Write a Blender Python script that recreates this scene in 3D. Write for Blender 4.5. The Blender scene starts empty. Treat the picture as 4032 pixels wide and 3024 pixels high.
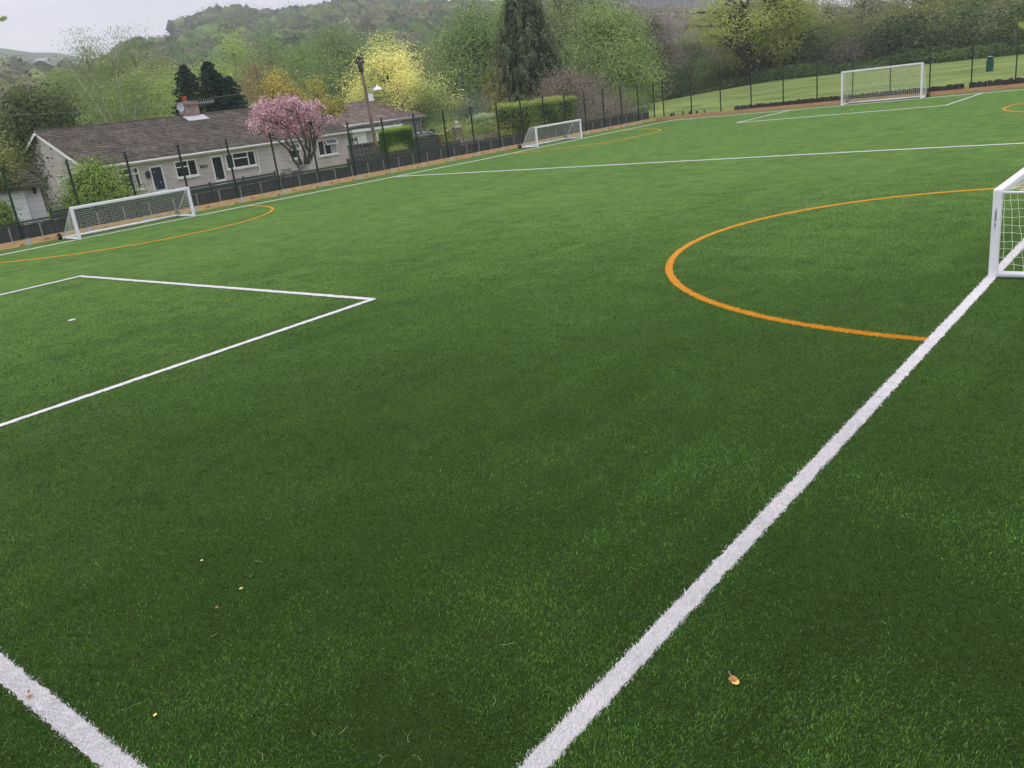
import bpy, bmesh, math, random
import numpy as np
from mathutils import Vector, Matrix
rad = math.radians
rng = np.random.default_rng(7); random.seed(7)
scene = bpy.context.scene
col = scene.collection

# ------------------------------------------------------------------ camera
CF, CPITCH, CROLL, CYAW = 3314.5451, 0.3268, -0.1256, 0.7183
CAM = np.array([2.3274, -1.2686, 3.1803])
FW = np.array([-math.sin(CYAW)*math.cos(CPITCH), math.cos(CYAW)*math.cos(CPITCH), -math.sin(CPITCH)])
_r = np.cross(FW, [0, 0, 1]); _r /= np.linalg.norm(_r); _u = np.cross(_r, FW)
RT = math.cos(CROLL)*_r + math.sin(CROLL)*_u
UP = -math.sin(CROLL)*_r + math.cos(CROLL)*_u
cd = bpy.data.cameras.new('camera'); cam = bpy.data.objects.new('camera', cd); col.objects.link(cam)
cam.matrix_world = Matrix(((RT[0], UP[0], -FW[0], CAM[0]), (RT[1], UP[1], -FW[1], CAM[1]), (RT[2], UP[2], -FW[2], CAM[2]), (0, 0, 0, 1)))
cd.sensor_width = 36; cd.lens = CF/4032*36; cd.clip_start = 0.05; cd.clip_end = 12000
scene.camera = cam

# ------------------------------------------------------------------ light
SUN_EL, SUN_AZ = 58.0, 150.0
world = bpy.data.worlds.new('World'); scene.world = world; world.use_nodes = True
wt = world.node_tree; wt.nodes.clear()
wo = wt.nodes.new('ShaderNodeOutputWorld'); bg = wt.nodes.new('ShaderNodeBackground')
sky = wt.nodes.new('ShaderNodeTexSky'); sky.sky_type = 'NISHITA'; sky.sun_disc = False
sky.sun_elevation = rad(SUN_EL); sky.sun_rotation = rad(SUN_AZ)
tc = wt.nodes.new('ShaderNodeTexCoord'); mp = wt.nodes.new('ShaderNodeMapping'); mp.inputs['Scale'].default_value = (1.0, 1.0, 6.0)
nz = wt.nodes.new('ShaderNodeTexNoise'); nz.inputs['Scale'].default_value = 2.2; nz.inputs['Detail'].default_value = 5
cr = wt.nodes.new('ShaderNodeValToRGB')
cr.color_ramp.elements[0].position = 0.33; cr.color_ramp.elements[0].color = (7.1, 6.9, 7.7, 1)
cr.color_ramp.elements[1].position = 0.66; cr.color_ramp.elements[1].color = (8.9, 8.6, 9.35, 1)
mx = wt.nodes.new('ShaderNodeMix'); mx.data_type = 'RGBA'; mx.inputs[0].default_value = 0.93
wt.links.new(tc.outputs['Generated'], mp.inputs['Vector']); wt.links.new(mp.outputs[0], nz.inputs['Vector'])
wt.links.new(nz.outputs[0], cr.inputs[0]); wt.links.new(sky.outputs[0], mx.inputs[6]); wt.links.new(cr.outputs[0], mx.inputs[7])
sx_ = wt.nodes.new('ShaderNodeSeparateXYZ'); wt.links.new(tc.outputs['Generated'], sx_.inputs[0])
mr = wt.nodes.new('ShaderNodeMapRange'); mr.inputs['From Min'].default_value = 0.05; mr.inputs['From Max'].default_value = 0.9; mr.inputs['To Min'].default_value = 0.86; mr.inputs['To Max'].default_value = 1.9
wt.links.new(sx_.outputs[2], mr.inputs['Value'])
vm = wt.nodes.new('ShaderNodeVectorMath'); vm.operation = 'SCALE'; wt.links.new(mx.outputs[2], vm.inputs[0]); wt.links.new(mr.outputs[0], vm.inputs['Scale'])
wt.links.new(vm.outputs[0], bg.inputs['Color']); bg.inputs['Strength'].default_value = 0.1
wt.links.new(bg.outputs[0], wo.inputs['Surface'])
sd = bpy.data.lights.new('sun', 'SUN'); sd.energy = 0.6; sd.angle = rad(25); sd.color = (1, 0.96, 0.9)
sun = bpy.data.objects.new('sun', sd); col.objects.link(sun)
_sd = Vector((math.sin(rad(SUN_AZ))*math.cos(rad(SUN_EL)), math.cos(rad(SUN_AZ))*math.cos(rad(SUN_EL)), math.sin(rad(SUN_EL))))
sun.rotation_euler = _sd.to_track_quat('Z', 'Y').to_euler()
scene.view_settings.view_transform = 'Standard'; scene.view_settings.look = 'None'
scene.view_settings.exposure = 0.26; scene.view_settings.gamma = 1.0; scene.view_settings.use_curve_mapping = False

# ------------------------------------------------------------------ survey helpers: a photo pixel -> a point on a known plane
def ray(px):
    return FW + RT*(px[0]-2016)/CF - UP*(px[1]-1512)/CF
def onx(px, X): d = ray(px); return CAM + d*(X-CAM[0])/d[0]
def ony(px, Y): d = ray(px); return CAM + d*(Y-CAM[1])/d[1]
def onz(px, Z=0.0): d = ray(px); return CAM + d*(Z-CAM[2])/d[2]
def dist(px, D): d = ray(px); return CAM + d*D/math.hypot(d[0], d[1])
def azel(px): d = ray(px); return math.degrees(math.atan2(-d[0], d[1])), math.degrees(math.atan2(d[2], math.hypot(d[0], d[1])))
def depth(p): return float((np.asarray(p)-CAM) @ FW)
def A(s, ox, oy): return lambda x, y: (ox+x/s, oy+y/s)
c1 = A(1.659, 0, 0); c2 = A(2.212, 900, 100); c3 = A(2.212, 1700, 0); c4 = A(2.765, 2500, 0); c5 = A(2.765, 3232, 0)
pa = A(3.686, 0, 550); pb = A(4.148, 400, 500); pe = A(4.148, 900, 350); pg = A(3.686, 1350, 200); ph = A(3.687, 1350, 440); pk = A(3.16, 450, 0)

# ------------------------------------------------------------------ materials
def mat(name, c, c2=None, scale=3.0, rough=0.7, bump=0.0, bscale=None, spec=0.3, metal=0.0, detail=4, stretch=(1, 1, 1), lo=0.35, hi=0.65, bdist=0.01, sheen=0, sheen_tint=(1, 1, 1, 1)):
    m = bpy.data.materials.new(name); m.use_nodes = True; nt = m.node_tree; p = nt.nodes['Principled BSDF']
    p.inputs['Base Color'].default_value = (*c, 1); p.inputs['Roughness'].default_value = rough
    p.inputs['Specular IOR Level'].default_value = spec; p.inputs['Metallic'].default_value = metal
    if sheen:
        p.inputs['Sheen Weight'].default_value = sheen; p.inputs['Sheen Roughness'].default_value = 0.5; p.inputs['Sheen Tint'].default_value = sheen_tint
    t = nt.nodes.new('ShaderNodeTexCoord'); g = nt.nodes.new('ShaderNodeMapping'); g.inputs['Scale'].default_value = stretch
    nt.links.new(t.outputs['Object'], g.inputs['Vector'])
    n = nt.nodes.new('ShaderNodeTexNoise'); n.inputs['Scale'].default_value = scale; n.inputs['Detail'].default_value = detail
    nt.links.new(g.outputs[0], n.inputs['Vector'])
    r = nt.nodes.new('ShaderNodeValToRGB'); r.color_ramp.elements[0].position = lo; r.color_ramp.elements[1].position = hi
    if c2 is None: c2 = tuple(min(1, x*1.15) for x in c); c = tuple(x*0.88 for x in c)
    r.color_ramp.elements[0].color = (*c, 1); r.color_ramp.elements[1].color = (*c2, 1)
    nt.links.new(n.outputs[0], r.inputs[0]); nt.links.new(r.outputs[0], p.inputs['Base Color'])
    if bump:
        b = nt.nodes.new('ShaderNodeBump'); b.inputs['Strength'].default_value = bump; b.inputs['Distance'].default_value = bdist
        nb = nt.nodes.new('ShaderNodeTexNoise'); nb.inputs['Scale'].default_value = bscale or scale*6; nb.inputs['Detail'].default_value = 3
        nt.links.new(g.outputs[0], nb.inputs['Vector']); nt.links.new(nb.outputs[0], b.inputs['Height']); nt.links.new(b.outputs[0], p.inputs['Normal'])
    return m
def add_over(m, tex_scale, thresh, color, stretch=(1, 1, 1), width=0.06, kind='noise'):
    """blend a second colour over a material where a noise passes a threshold (lichen, stains, knots)"""
    nt = m.node_tree; p = nt.nodes['Principled BSDF']; src = p.inputs['Base Color'].links[0].from_socket
    t = nt.nodes.new('ShaderNodeTexCoord'); g = nt.nodes.new('ShaderNodeMapping'); g.inputs['Scale'].default_value = stretch
    nt.links.new(t.outputs['Object'], g.inputs['Vector'])
    n = nt.nodes.new('ShaderNodeTexNoise'); n.inputs['Scale'].default_value = tex_scale; n.inputs['Detail'].default_value = 3
    nt.links.new(g.outputs[0], n.inputs['Vector'])
    r = nt.nodes.new('ShaderNodeMapRange'); r.inputs['From Min'].default_value = thresh; r.inputs['From Max'].default_value = thresh+width
    nt.links.new(n.outputs[0], r.inputs['Value'])
    x = nt.nodes.new('ShaderNodeMix'); x.data_type = 'RGBA'; nt.links.new(r.outputs[0], x.inputs[0]); nt.links.new(src, x.inputs[6]); x.inputs[7].default_value = (*color, 1)
    nt.links.new(x.outputs[2], p.inputs['Base Color']); return m
def foliage_mat(name, rough=0.55, trans=0.3, spec=0.25, gain=1.0):
    m = bpy.data.materials.new(name); m.use_nodes = True; nt = m.node_tree; p = nt.nodes['Principled BSDF']; o = nt.nodes['Material Output']
    a = nt.nodes.new('ShaderNodeAttribute'); a.attribute_name = 'col'
    # a little procedural mottling on every leaf
    t = nt.nodes.new('ShaderNodeTexCoord'); n = nt.nodes.new('ShaderNodeTexNoise'); n.inputs['Scale'].default_value = 9
    nt.links.new(t.outputs['Object'], n.inputs['Vector'])
    h = nt.nodes.new('ShaderNodeMix'); h.data_type = 'RGBA'; h.blend_type = 'MULTIPLY'; h.inputs[0].default_value = 0.25
    gn_ = nt.nodes.new('ShaderNodeVectorMath'); gn_.operation = 'SCALE'; gn_.inputs['Scale'].default_value = gain; nt.links.new(a.outputs['Color'], gn_.inputs[0])
    nt.links.new(gn_.outputs[0], h.inputs[6]); nt.links.new(n.outputs[0], h.inputs[7])
    nt.links.new(h.outputs[2], p.inputs['Base Color']); p.inputs['Roughness'].default_value = rough; p.inputs['Specular IOR Level'].default_value = spec
    if trans:
        tr = nt.nodes.new('ShaderNodeBsdfTranslucent'); nt.links.new(h.outputs[2], tr.inputs['Color'])
        mx = nt.nodes.new('ShaderNodeMixShader'); mx.inputs[0].default_value = trans
        nt.links.new(p.outputs[0], mx.inputs[1]); nt.links.new(tr.outputs[0], mx.inputs[2]); nt.links.new(mx.outputs[0], o.inputs['Surface'])
    return m
M = {}
M['leaf'] = foliage_mat('foliage', rough=0.8, spec=0.06, gain=2.1, trans=0.25)
M['blade'] = foliage_mat('turf_blades', rough=0.6, trans=0.12, spec=0.07)
M['bark'] = mat('bark', (0.07, 0.06, 0.05), (0.16, 0.14, 0.12), 4, 0.9, 0.4, stretch=(1, 1, 0.3))
M['bark_dark'] = mat('dark_bark', (0.035, 0.03, 0.027), (0.08, 0.07, 0.06), 4, 0.9, 0.4)
M['birch'] = mat('birch_bark', (0.25, 0.23, 0.2), (0.6, 0.57, 0.52), 5, 0.8, 0.2)
M['white_paint'] = mat('white_powder_coat', (0.78, 0.78, 0.82), (0.84, 0.84, 0.87), 2, 0.35, spec=0.5)
M['upvc'] = mat('white_plastic', (0.72, 0.72, 0.74), (0.8, 0.8, 0.81), 2, 0.4)
M['cord'] = mat('net_cord', (0.72, 0.78, 0.62), (0.8, 0.84, 0.72), 8, 0.8)
M['rubber'] = mat('black_rubber', (0.012, 0.012, 0.013), (0.02, 0.02, 0.022), 10, 0.7)
M['galv'] = mat('galvanised_steel', (0.42, 0.45, 0.52), (0.55, 0.57, 0.62), 12, 0.5, metal=0.2)
M['fence'] = mat('green_steel', (0.008, 0.028, 0.018), (0.014, 0.04, 0.027), 6, 0.45, spec=0.4)
M['softwood'] = add_over(mat('treated_softwood', (0.52, 0.33, 0.15), (0.70, 0.48, 0.25), 2.2, 0.75, 0.2, stretch=(1, 0.25, 3)), 1.7, 0.66, (0.24, 0.12, 0.05), (1, 2, 3))
M['softwood2'] = add_over(mat('orange_softwood', (0.42, 0.22, 0.12), (0.58, 0.34, 0.2), 2.2, 0.75, 0.2, stretch=(0.25, 1, 3)), 1.7, 0.66, (0.25, 0.12, 0.07), (2, 1, 3))
M['board'] = add_over(mat('weathered_board', (0.045, 0.048, 0.05), (0.1, 0.1, 0.1), 3, 0.9, 0.4, stretch=(1, 9, 0.5)), 3.0, 0.6, (0.16, 0.16, 0.155), (1, 12, 0.35), 0.15)
M['slat'] = mat('dark_green_slat', (0.03, 0.042, 0.036), (0.07, 0.085, 0.072), 2.5, 0.8, 0.2, stretch=(1, 0.3, 5))
M['conc'] = mat('pale_concrete', (0.26, 0.26, 0.25), (0.4, 0.39, 0.37), 5, 0.9, 0.3)
M['block'] = mat('grey_block', (0.13, 0.12, 0.115), (0.24, 0.22, 0.21), 5, 0.9, 0.5)
M['wall1'] = add_over(mat('pinkish_render', (0.43, 0.385, 0.385), (0.53, 0.48, 0.48), 0.9, 0.95, 0.3, 60), 0.8, 0.6, (0.40, 0.36, 0.36), (1, 1, 1.2), 0.3)
M['glass'] = mat('window_glass', (0.012, 0.014, 0.017), (0.03, 0.032, 0.036), 1.5, 0.07, spec=0.6)
M['curtain'] = mat('net_curtain', (0.3, 0.31, 0.33), (0.45, 0.45, 0.47), 3, 0.8, stretch=(1, 14, 1))
M['doorblue'] = mat('dark_blue_door', (0.012, 0.018, 0.045), (0.02, 0.028, 0.06), 2, 0.2, spec=0.6)
M['dark'] = mat('dark_metal', (0.015, 0.015, 0.017), (0.03, 0.03, 0.033), 6, 0.6)
M['stone'] = mat('tan_stone', (0.25, 0.2, 0.15), (0.4, 0.33, 0.26), 6, 0.9, 0.5)
M['brick'] = mat('chimney_brick', (0.17, 0.12, 0.1), (0.28, 0.2, 0.17), 9, 0.9, 0.5)
M['pot'] = mat('terracotta', (0.5, 0.13, 0.06), (0.6, 0.18, 0.09), 6, 0.8)
M['lead'] = mat('pale_lead', (0.42, 0.42, 0.44), (0.55, 0.55, 0.57), 6, 0.7)
M['pole'] = add_over(mat('pole_timber', (0.13, 0.1, 0.07), (0.24, 0.2, 0.14), 3, 0.9, 0.3, stretch=(3, 3, 0.3)), 1.5, 0.55, (0.16, 0.17, 0.07), (1, 1, 0.2), 0.15)
M['yellow'] = mat('yellow_sign', (0.6, 0.42, 0.03), (0.66, 0.48, 0.05), 5, 0.6)
M['car'] = mat('navy_car_paint', (0.008, 0.014, 0.035), (0.012, 0.02, 0.045), 2, 0.18, spec=0.6)
M['carglass'] = mat('car_glass', (0.1, 0.12, 0.14), (0.16, 0.18, 0.2), 1, 0.05, spec=1.0)
M['red'] = mat('red_lens', (0.5, 0.02, 0.02), (0.6, 0.03, 0.03), 5, 0.3)
M['bin'] = mat('green_bin', (0.012, 0.085, 0.075), (0.02, 0.12, 0.1), 4, 0.5)
M['palegreen'] = mat('pale_lid', (0.4, 0.5, 0.45), None, 4, 0.5)
M['brownpost'] = mat('brown_post', (0.14, 0.075, 0.05), (0.2, 0.11, 0.08), 4, 0.8)
M['wood_dark'] = add_over(mat('old_timber', (0.035, 0.028, 0.024), (0.1, 0.085, 0.07), 3, 0.95, 0.5, stretch=(6, 6, 0.5)), 2.5, 0.6, (0.22, 0.19, 0.16), (7, 7, 0.3), 0.12)
M['navy'] = mat('navy_print', (0.02, 0.02, 0.07), (0.03, 0.03, 0.09), 5, 0.5)
M['greyprint'] = mat('grey_print', (0.4, 0.42, 0.48), None, 5, 0.5)
M['silver'] = mat('silver_edge', (0.5, 0.5, 0.5), None, 4, 0.4)

def roof_mat(name, ca, cb, lich, pitch_w=0.30, row_h=0.33, lt=0.635):
    m = mat(name, ca, cb, 1.2, 0.9)
    nt = m.node_tree; p = nt.nodes['Principled BSDF']; src = p.inputs['Base Color'].links[0].from_socket
    t = nt.nodes.new('ShaderNodeTexCoord'); s = nt.nodes.new('ShaderNodeSeparateXYZ'); c = nt.nodes.new('ShaderNodeCombineXYZ')
    nt.links.new(t.outputs['Object'], s.inputs[0]); nt.links.new(s.outputs[1], c.inputs[0]); nt.links.new(s.outputs[0], c.inputs[1])
    b = nt.nodes.new('ShaderNodeTexBrick'); b.inputs['Scale'].default_value = 1.0; b.inputs['Brick Width'].default_value = pitch_w; b.inputs['Row Height'].default_value = row_h*0.9
    b.inputs['Mortar Size'].default_value = 0.018; b.inputs['Color1'].default_value = (0.62, 0.62, 0.62, 1); b.inputs['Color2'].default_value = (1.45, 1.4, 1.35, 1); b.inputs['Mortar'].default_value = (0.5, 0.5, 0.5, 1); b.offset = 0.0
    nt.links.new(c.outputs[0], b.inputs['Vector'])
    x = nt.nodes.new('ShaderNodeMix'); x.data_type = 'RGBA'; x.blend_type = 'MULTIPLY'; x.inputs[0].default_value = 0.8
    nt.links.new(src, x.inputs[6]); nt.links.new(b.outputs['Color'], x.inputs[7]); nt.links.new(x.outputs[2], p.inputs['Base Color'])
    add_over(m, 8.5, lt, lich, (1, 1, 1), 0.05); add_over(m, 1.3, 0.62, tuple(q*0.6 for q in lich), (1, 1, 1), 0.3)
    return m
M['roof1'] = roof_mat('brown_roof_tile', (0.062, 0.053, 0.043), (0.108, 0.091, 0.073), (0.27, 0.26, 0.23))
M['roof2'] = roof_mat('red_brown_roof_tile', (0.145, 0.11, 0.097), (0.215, 0.168, 0.15), (0.38, 0.33, 0.3), lt=0.7)
M['mossroof'] = roof_mat('mossy_roof_tile', (0.05, 0.05, 0.035), (0.09, 0.085, 0.06), (0.12, 0.12, 0.07), lt=0.6)
def block_mat(name, ca, cb, mortar, bw=0.45, bh=0.22):
    m = mat(name, ca, cb, 3, 0.95, 0.2); nt = m.node_tree; p = nt.nodes['Principled BSDF']; src = p.inputs['Base Color'].links[0].from_socket
    t = nt.nodes.new('ShaderNodeTexCoord'); s = nt.nodes.new('ShaderNodeSeparateXYZ'); c = nt.nodes.new('ShaderNodeCombineXYZ'); ad = nt.nodes.new('ShaderNodeMath')
    nt.links.new(t.outputs['Object'], s.inputs[0]); nt.links.new(s.outputs[0], ad.inputs[0]); nt.links.new(s.outputs[1], ad.inputs[1]); nt.links.new(ad.outputs[0], c.inputs[0]); nt.links.new(s.outputs[2], c.inputs[1])
    b = nt.nodes.new('ShaderNodeTexBrick'); b.inputs['Scale'].default_value = 1; b.inputs['Brick Width'].default_value = bw; b.inputs['Row Height'].default_value = bh; b.inputs['Mortar Size'].default_value = 0.014
    b.inputs['Color1'].default_value = (0.8, 0.8, 0.8, 1); b.inputs['Color2'].default_value = (1.15, 1.15, 1.15, 1); b.inputs['Mortar'].default_value = (*mortar, 1)
    nt.links.new(c.outputs[0], b.inputs['Vector'])
    x = nt.nodes.new('ShaderNodeMix'); x.data_type = 'RGBA'; x.blend_type = 'MULTIPLY'; x.inputs[0].default_value = 1
    nt.links.new(src, x.inputs[6]); nt.links.new(b.outputs['Color'], x.inputs[7]); nt.links.new(x.outputs[2], p.inputs['Base Color']); return m
M['wall2'] = block_mat('grey_reconstituted_stone', (0.24, 0.235, 0.23), (0.3, 0.29, 0.285), (0.75, 0.75, 0.75))
M['brickw'] = block_mat('chimney_block', (0.2, 0.155, 0.14), (0.29, 0.225, 0.2), (1.3, 1.3, 1.3), 0.22, 0.075)

# ------------------------------------------------------------------ mesh helpers
def tag(o, label=None, cat=None, group=None, kind=None):
    if label: o['label'] = label
    if cat: o['category'] = cat
    if group: o['group'] = group
    if kind: o['kind'] = kind
    return o
def empty(name, loc, label, cat, group=None, rz=0):
    o = bpy.data.objects.new(name, None); col.objects.link(o); o.location = Vector([float(q) for q in loc]); o.rotation_euler = (0, 0, rz); o.empty_display_size = 0.3
    return tag(o, label, cat, group)
class MB:
    """collects shapes for one mesh object"""
    def __init__(s): s.v = []; s.f = []; s.sm = []
    def add(s, vs, fs, smooth=False):
        n = len(s.v); s.v += [tuple(map(float, q)) for q in vs]; s.f += [tuple(i+n for i in f) for f in fs]; s.sm += [smooth]*len(fs); return s
    def box(s, lo, hi):
        x0, y0, z0 = lo; x1, y1, z1 = hi
        return s.add([(x0, y0, z0), (x1, y0, z0), (x1, y1, z0), (x0, y1, z0), (x0, y0, z1), (x1, y0, z1), (x1, y1, z1), (x0, y1, z1)],
                     [(0, 3, 2, 1), (4, 5, 6, 7), (0, 1, 5, 4), (1, 2, 6, 5), (2, 3, 7, 6), (3, 0, 4, 7)])
    def bar(s, a, b, w, h=None, n=4, smooth=False, twist=0.785398, r2=None):
        """prism from a to b; n sides; w, h = widths"""
        a = np.array(a, float); b = np.array(b, float); d = b-a; L = np.linalg.norm(d)
        if L < 1e-6: return s
        d /= L; ref = np.array([0, 0, 1.0]) if abs(d[2]) < 0.9 else np.array([0, 1.0, 0])
        u = np.cross(ref, d); u /= np.linalg.norm(u); v = np.cross(d, u); h = w if h is None else h
        k = 1/math.cos(math.pi/n) if n == 4 else 1.0; r2 = 1.0 if r2 is None else r2
        vs = []
        for c, q in ((a, 1.0), (b, r2)):
            for i in range(n):
                t = 2*math.pi*i/n+twist; vs.append(c+q*(u*math.cos(t)*w/2*k+v*math.sin(t)*h/2*k))
        fs = [(i, (i+1) % n, n+(i+1) % n, n+i) for i in range(n)]
        s.add(vs, fs, smooth); return s.add(vs, [tuple(range(n))[::-1], tuple(range(n, 2*n))]) if False else s._caps(vs, n)
    def _caps(s, vs, n):
        m = len(s.v); k = m-2*n; s.f += [tuple(k+i for i in range(n))[::-1], tuple(k+n+i for i in range(n))]; s.sm += [False, False]; return s
    def tube(s, pts, r, n=6, smooth=True):
        """swept tube through pts, r number or list"""
        P = [np.array(p, float) for p in pts]; R = [r]*len(P) if np.isscalar(r) else list(r); base = len(s.v); prev = None
        for i, p in enumerate(P):
            d = P[min(i+1, len(P)-1)]-P[max(i-1, 0)]; d /= (np.linalg.norm(d)+1e-9)
            if prev is None:
                ref = np.array([0, 0, 1.0]) if abs(d[2]) < 0.9 else np.array([1.0, 0, 0]); u = np.cross(ref, d)
            else: u = prev-d*(prev @ d)
            u /= (np.linalg.norm(u)+1e-9); prev = u; v = np.cross(d, u)
            for k in range(n):
                t = 2*math.pi*k/n; q = p+R[i]*(u*math.cos(t)+v*math.sin(t)); s.v.append(tuple(q))
        for i in range(len(P)-1):
            for k in range(n):
                a = base+i*n+k; b = base+i*n+(k+1) % n; s.f.append((a, b, b+n, a+n)); s.sm.append(smooth)
        s.f.append(tuple(base+k for k in range(n))[::-1]); s.f.append(tuple(base+(len(P)-1)*n+k for k in range(n))); s.sm += [False, False]
        return s
    def lathe(s, prof, c, n=16, smooth=True, axis='z'):
        base = len(s.v)
        for r, z in prof:
            for k in range(n):
                t = 2*math.pi*k/n; q = (r*math.cos(t), r*math.sin(t), z)
                if axis == 'x': q = (q[2], q[0], q[1])
                if axis == 'y': q = (q[0], q[2], q[1])
                s.v.append((c[0]+q[0], c[1]+q[1], c[2]+q[2]))
        for i in range(len(prof)-1):
            for k in range(n):
                a = base+i*n+k; b = base+i*n+(k+1) % n; s.f.append((a, b, b+n, a+n)); s.sm.append(smooth)
        s.f.append(tuple(base+k for k in range(n))[::-1]); s.f.append(tuple(base+(len(prof)-1)*n+k for k in range(n))); s.sm += [False, False]; return s
    def prism(s, poly, a0, a1, axis='y'):
        """poly of 2-D points (the two other axes in order) extruded along axis"""
        n = len(poly)
        def mk(p, a): return {'y': (p[0], a, p[1]), 'x': (a, p[0], p[1]), 'z': (p[0], p[1], a)}[axis]
        return s.add([mk(p, a0) for p in poly]+[mk(p, a1) for p in poly], [tuple(range(n)), tuple(range(2*n-1, n-1, -1))]+[(i, i+n, (i+1) % n+n, (i+1) % n) for i in range(n)])
    def build(s, name, m, parent=None, bevel=0):
        me = bpy.data.meshes.new(name); me.from_pydata(s.v, [], s.f); me.update()
        me.polygons.foreach_set('use_smooth', s.sm)
        bm = bmesh.new(); bm.from_mesh(me); bmesh.ops.recalc_face_normals(bm, faces=bm.faces)
        if bevel: bmesh.ops.bevel(bm, geom=list(bm.edges), offset=bevel, segments=2, affect='EDGES', profile=0.6)
        bm.to_mesh(me); bm.free()
        me.materials.append(m); o = bpy.data.objects.new(name, me); col.objects.link(o)
        if parent: o.parent = parent
        return o
def copy_tree(o, parent=None):
    c = o.copy(); col.objects.link(c)
    if parent: c.parent = parent
    for ch in [q for q in KIDS.get(o.name, [])]: copy_tree(ch, c)
    return c
KIDS = {}
def kids(root):
    KIDS.clear()
    def rec(o):
        k = [q for q in col.objects if q.parent == o]; KIDS[o.name] = k
        for q in k: rec(q)
    rec(root)
def nmesh(name, V, F, m, parent=None, colr=None, smooth=False):
    """numpy mesh: V (n,3); F list of (verts-per-face, flat index array); colr per vertex"""
    me = bpy.data.meshes.new(name); me.vertices.add(len(V)); me.vertices.foreach_set('co', np.asarray(V, np.float32).ravel())
    idx = np.concatenate([f.ravel() for k, f in F]); tot = np.concatenate([np.full(len(f.ravel())//k, k) for k, f in F])
    st = np.concatenate([[0], np.cumsum(tot)[:-1]])
    me.loops.add(len(idx)); me.loops.foreach_set('vertex_index', idx.astype(np.int32))
    me.polygons.add(len(tot)); me.polygons.foreach_set('loop_start', st.astype(np.int32)); me.polygons.foreach_set('loop_total', tot.astype(np.int32))
    if smooth: me.polygons.foreach_set('use_smooth', np.ones(len(tot), bool))
    me.update(calc_edges=True)
    if colr is not None:
        a = me.color_attributes.new('col', 'FLOAT_COLOR', 'POINT'); a.data.foreach_set('color', np.concatenate([colr, np.ones((len(colr), 1))], 1).astype(np.float32).ravel())
    me.materials.append(m); o = bpy.data.objects.new(name, me); col.objects.link(o)
    if parent: o.parent = parent
    return o
def leaf_cards(P, size, C, up=0.35, aspect=0.6, dirs=None, nrm=None, nz_=0.3):
    """leaf-shaped four-sided faces at P, random facing; returns V, F, colours"""
    n = len(P); size = np.broadcast_to(size, (n,))
    d = rng.normal(size=(n, 3)) if dirs is None else dirs+rng.normal(size=(n, 3))*0.35
    d /= np.linalg.norm(d, axis=1)[:, None]
    nn = rng.normal(size=(n, 3)); nn[:, 2] += up*2
    if nrm is not None:      # leaves face outward from their clump
        nn = nrm/(np.linalg.norm(nrm, axis=1)[:, None]+1e-6)+rng.normal(size=(n, 3))*nz_; nn[:, 2] += 0.25; nn /= np.linalg.norm(nn, axis=1)[:, None]
        d = d-nn*np.sum(d*nn, axis=1)[:, None]; d /= (np.linalg.norm(d, axis=1)[:, None]+1e-6)
    s = np.cross(d, nn); s /= (np.linalg.norm(s, axis=1)[:, None]+1e-9)
    L = d*size[:, None]; W = s*(size*aspect)[:, None]*0.5
    V = np.stack([P-L*0.5, P+W, P+L*0.5, P-W], 1).reshape(-1, 3)
    F = [(4, np.arange(4*n).reshape(n, 4))]
    return V, F, np.repeat(C, 4, 0)
def vary(c, n, v=0.25, hue=0.08):
    c = np.asarray(c, float); k = np.exp(rng.normal(size=(n, 1))*v); h = 1+rng.normal(size=(n, 3))*hue
    return np.clip(c*k*h, 0.003, 0.9)
def mixc(a, b, t): a = np.asarray(a); b = np.asarray(b); return a*(1-t[:, None])+b*t[:, None]

# ------------------------------------------------------------------ terrain
E_AZ = [-60, 0, 8, 15, 20, 23.2, 26.8, 28.5, 30.3, 32.4, 34.5, 36.8, 40.8, 42, 45.4, 47, 48.5, 50.1, 53.2, 55, 56.4, 57.6, 58.4, 59.2, 60.2, 61.5, 62.5, 64, 65.3, 66, 67.2, 70, 80, 120]
E_EL = [0.3, 0.6, 0.8, 1.2, 1.8, 2.3, 3.1, 3.8, 4.1, 4.5, 4.9, 5.4, 5.8, 5.85, 6.4, 6.6, 6.6, 6.55, 6.45, 6.8, 6.75, 6.6, 6.5, 6.2, 6.1, 5.9, 5.4, 4.9, 4.95, 5.3, 5.4, 5.3, 4.8, 3.0]
E2_AZ = [-60, 5, 15, 20, 23, 26.3, 28, 30.4, 32, 37, 42, 63, 65, 66.5, 67.9, 72, 80, 120]
E2_H = [20, 25, 35, 45, 55, 72, 86, 96, 98, 105, 90, 130, 151, 155, 165, 176, 171, 110]
E2_R = [1300, 1300, 1300, 1300, 1300, 1300, 1300, 1300, 1300, 1300, 1300, 1600, 1600, 1600, 1600, 1600, 1600, 1600]
def sst(x): x = np.clip(x, 0, 1); return x*x*(3-2*x)
def hill(r, a):
    """height of the hills only, r metres from the camera, a degrees"""
    el = np.interp(a, E_AZ, E_EL); R1 = np.interp(a, [59, 64], [700, 430]); R1 = np.where(a < 36, 820, R1)
    R1 = np.interp(a, [-60, 30, 42, 59, 64, 120], [820, 820, 700, 700, 430, 430])
    H = np.maximum(R1*np.tan(np.radians(el))-np.interp(a, [58, 63], [7, 12]), 3)
    up = H*np.where(r < R1, np.clip((r-170)/(R1-170), 0, 1)**1.15, 1-0.35*sst((r-R1)/600))
    up = up*(1+0.05*np.sin(a*0.9+r*0.013)*sst((r-170)/100)*(r < R1*0.93))
    R2 = np.interp(a, E2_AZ, E2_R); H2 = np.interp(a, E2_AZ, E2_H)
    up2 = H2*sst((r-R2*0.55)/(R2*0.45))
    return np.maximum(up, up2), R1
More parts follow.
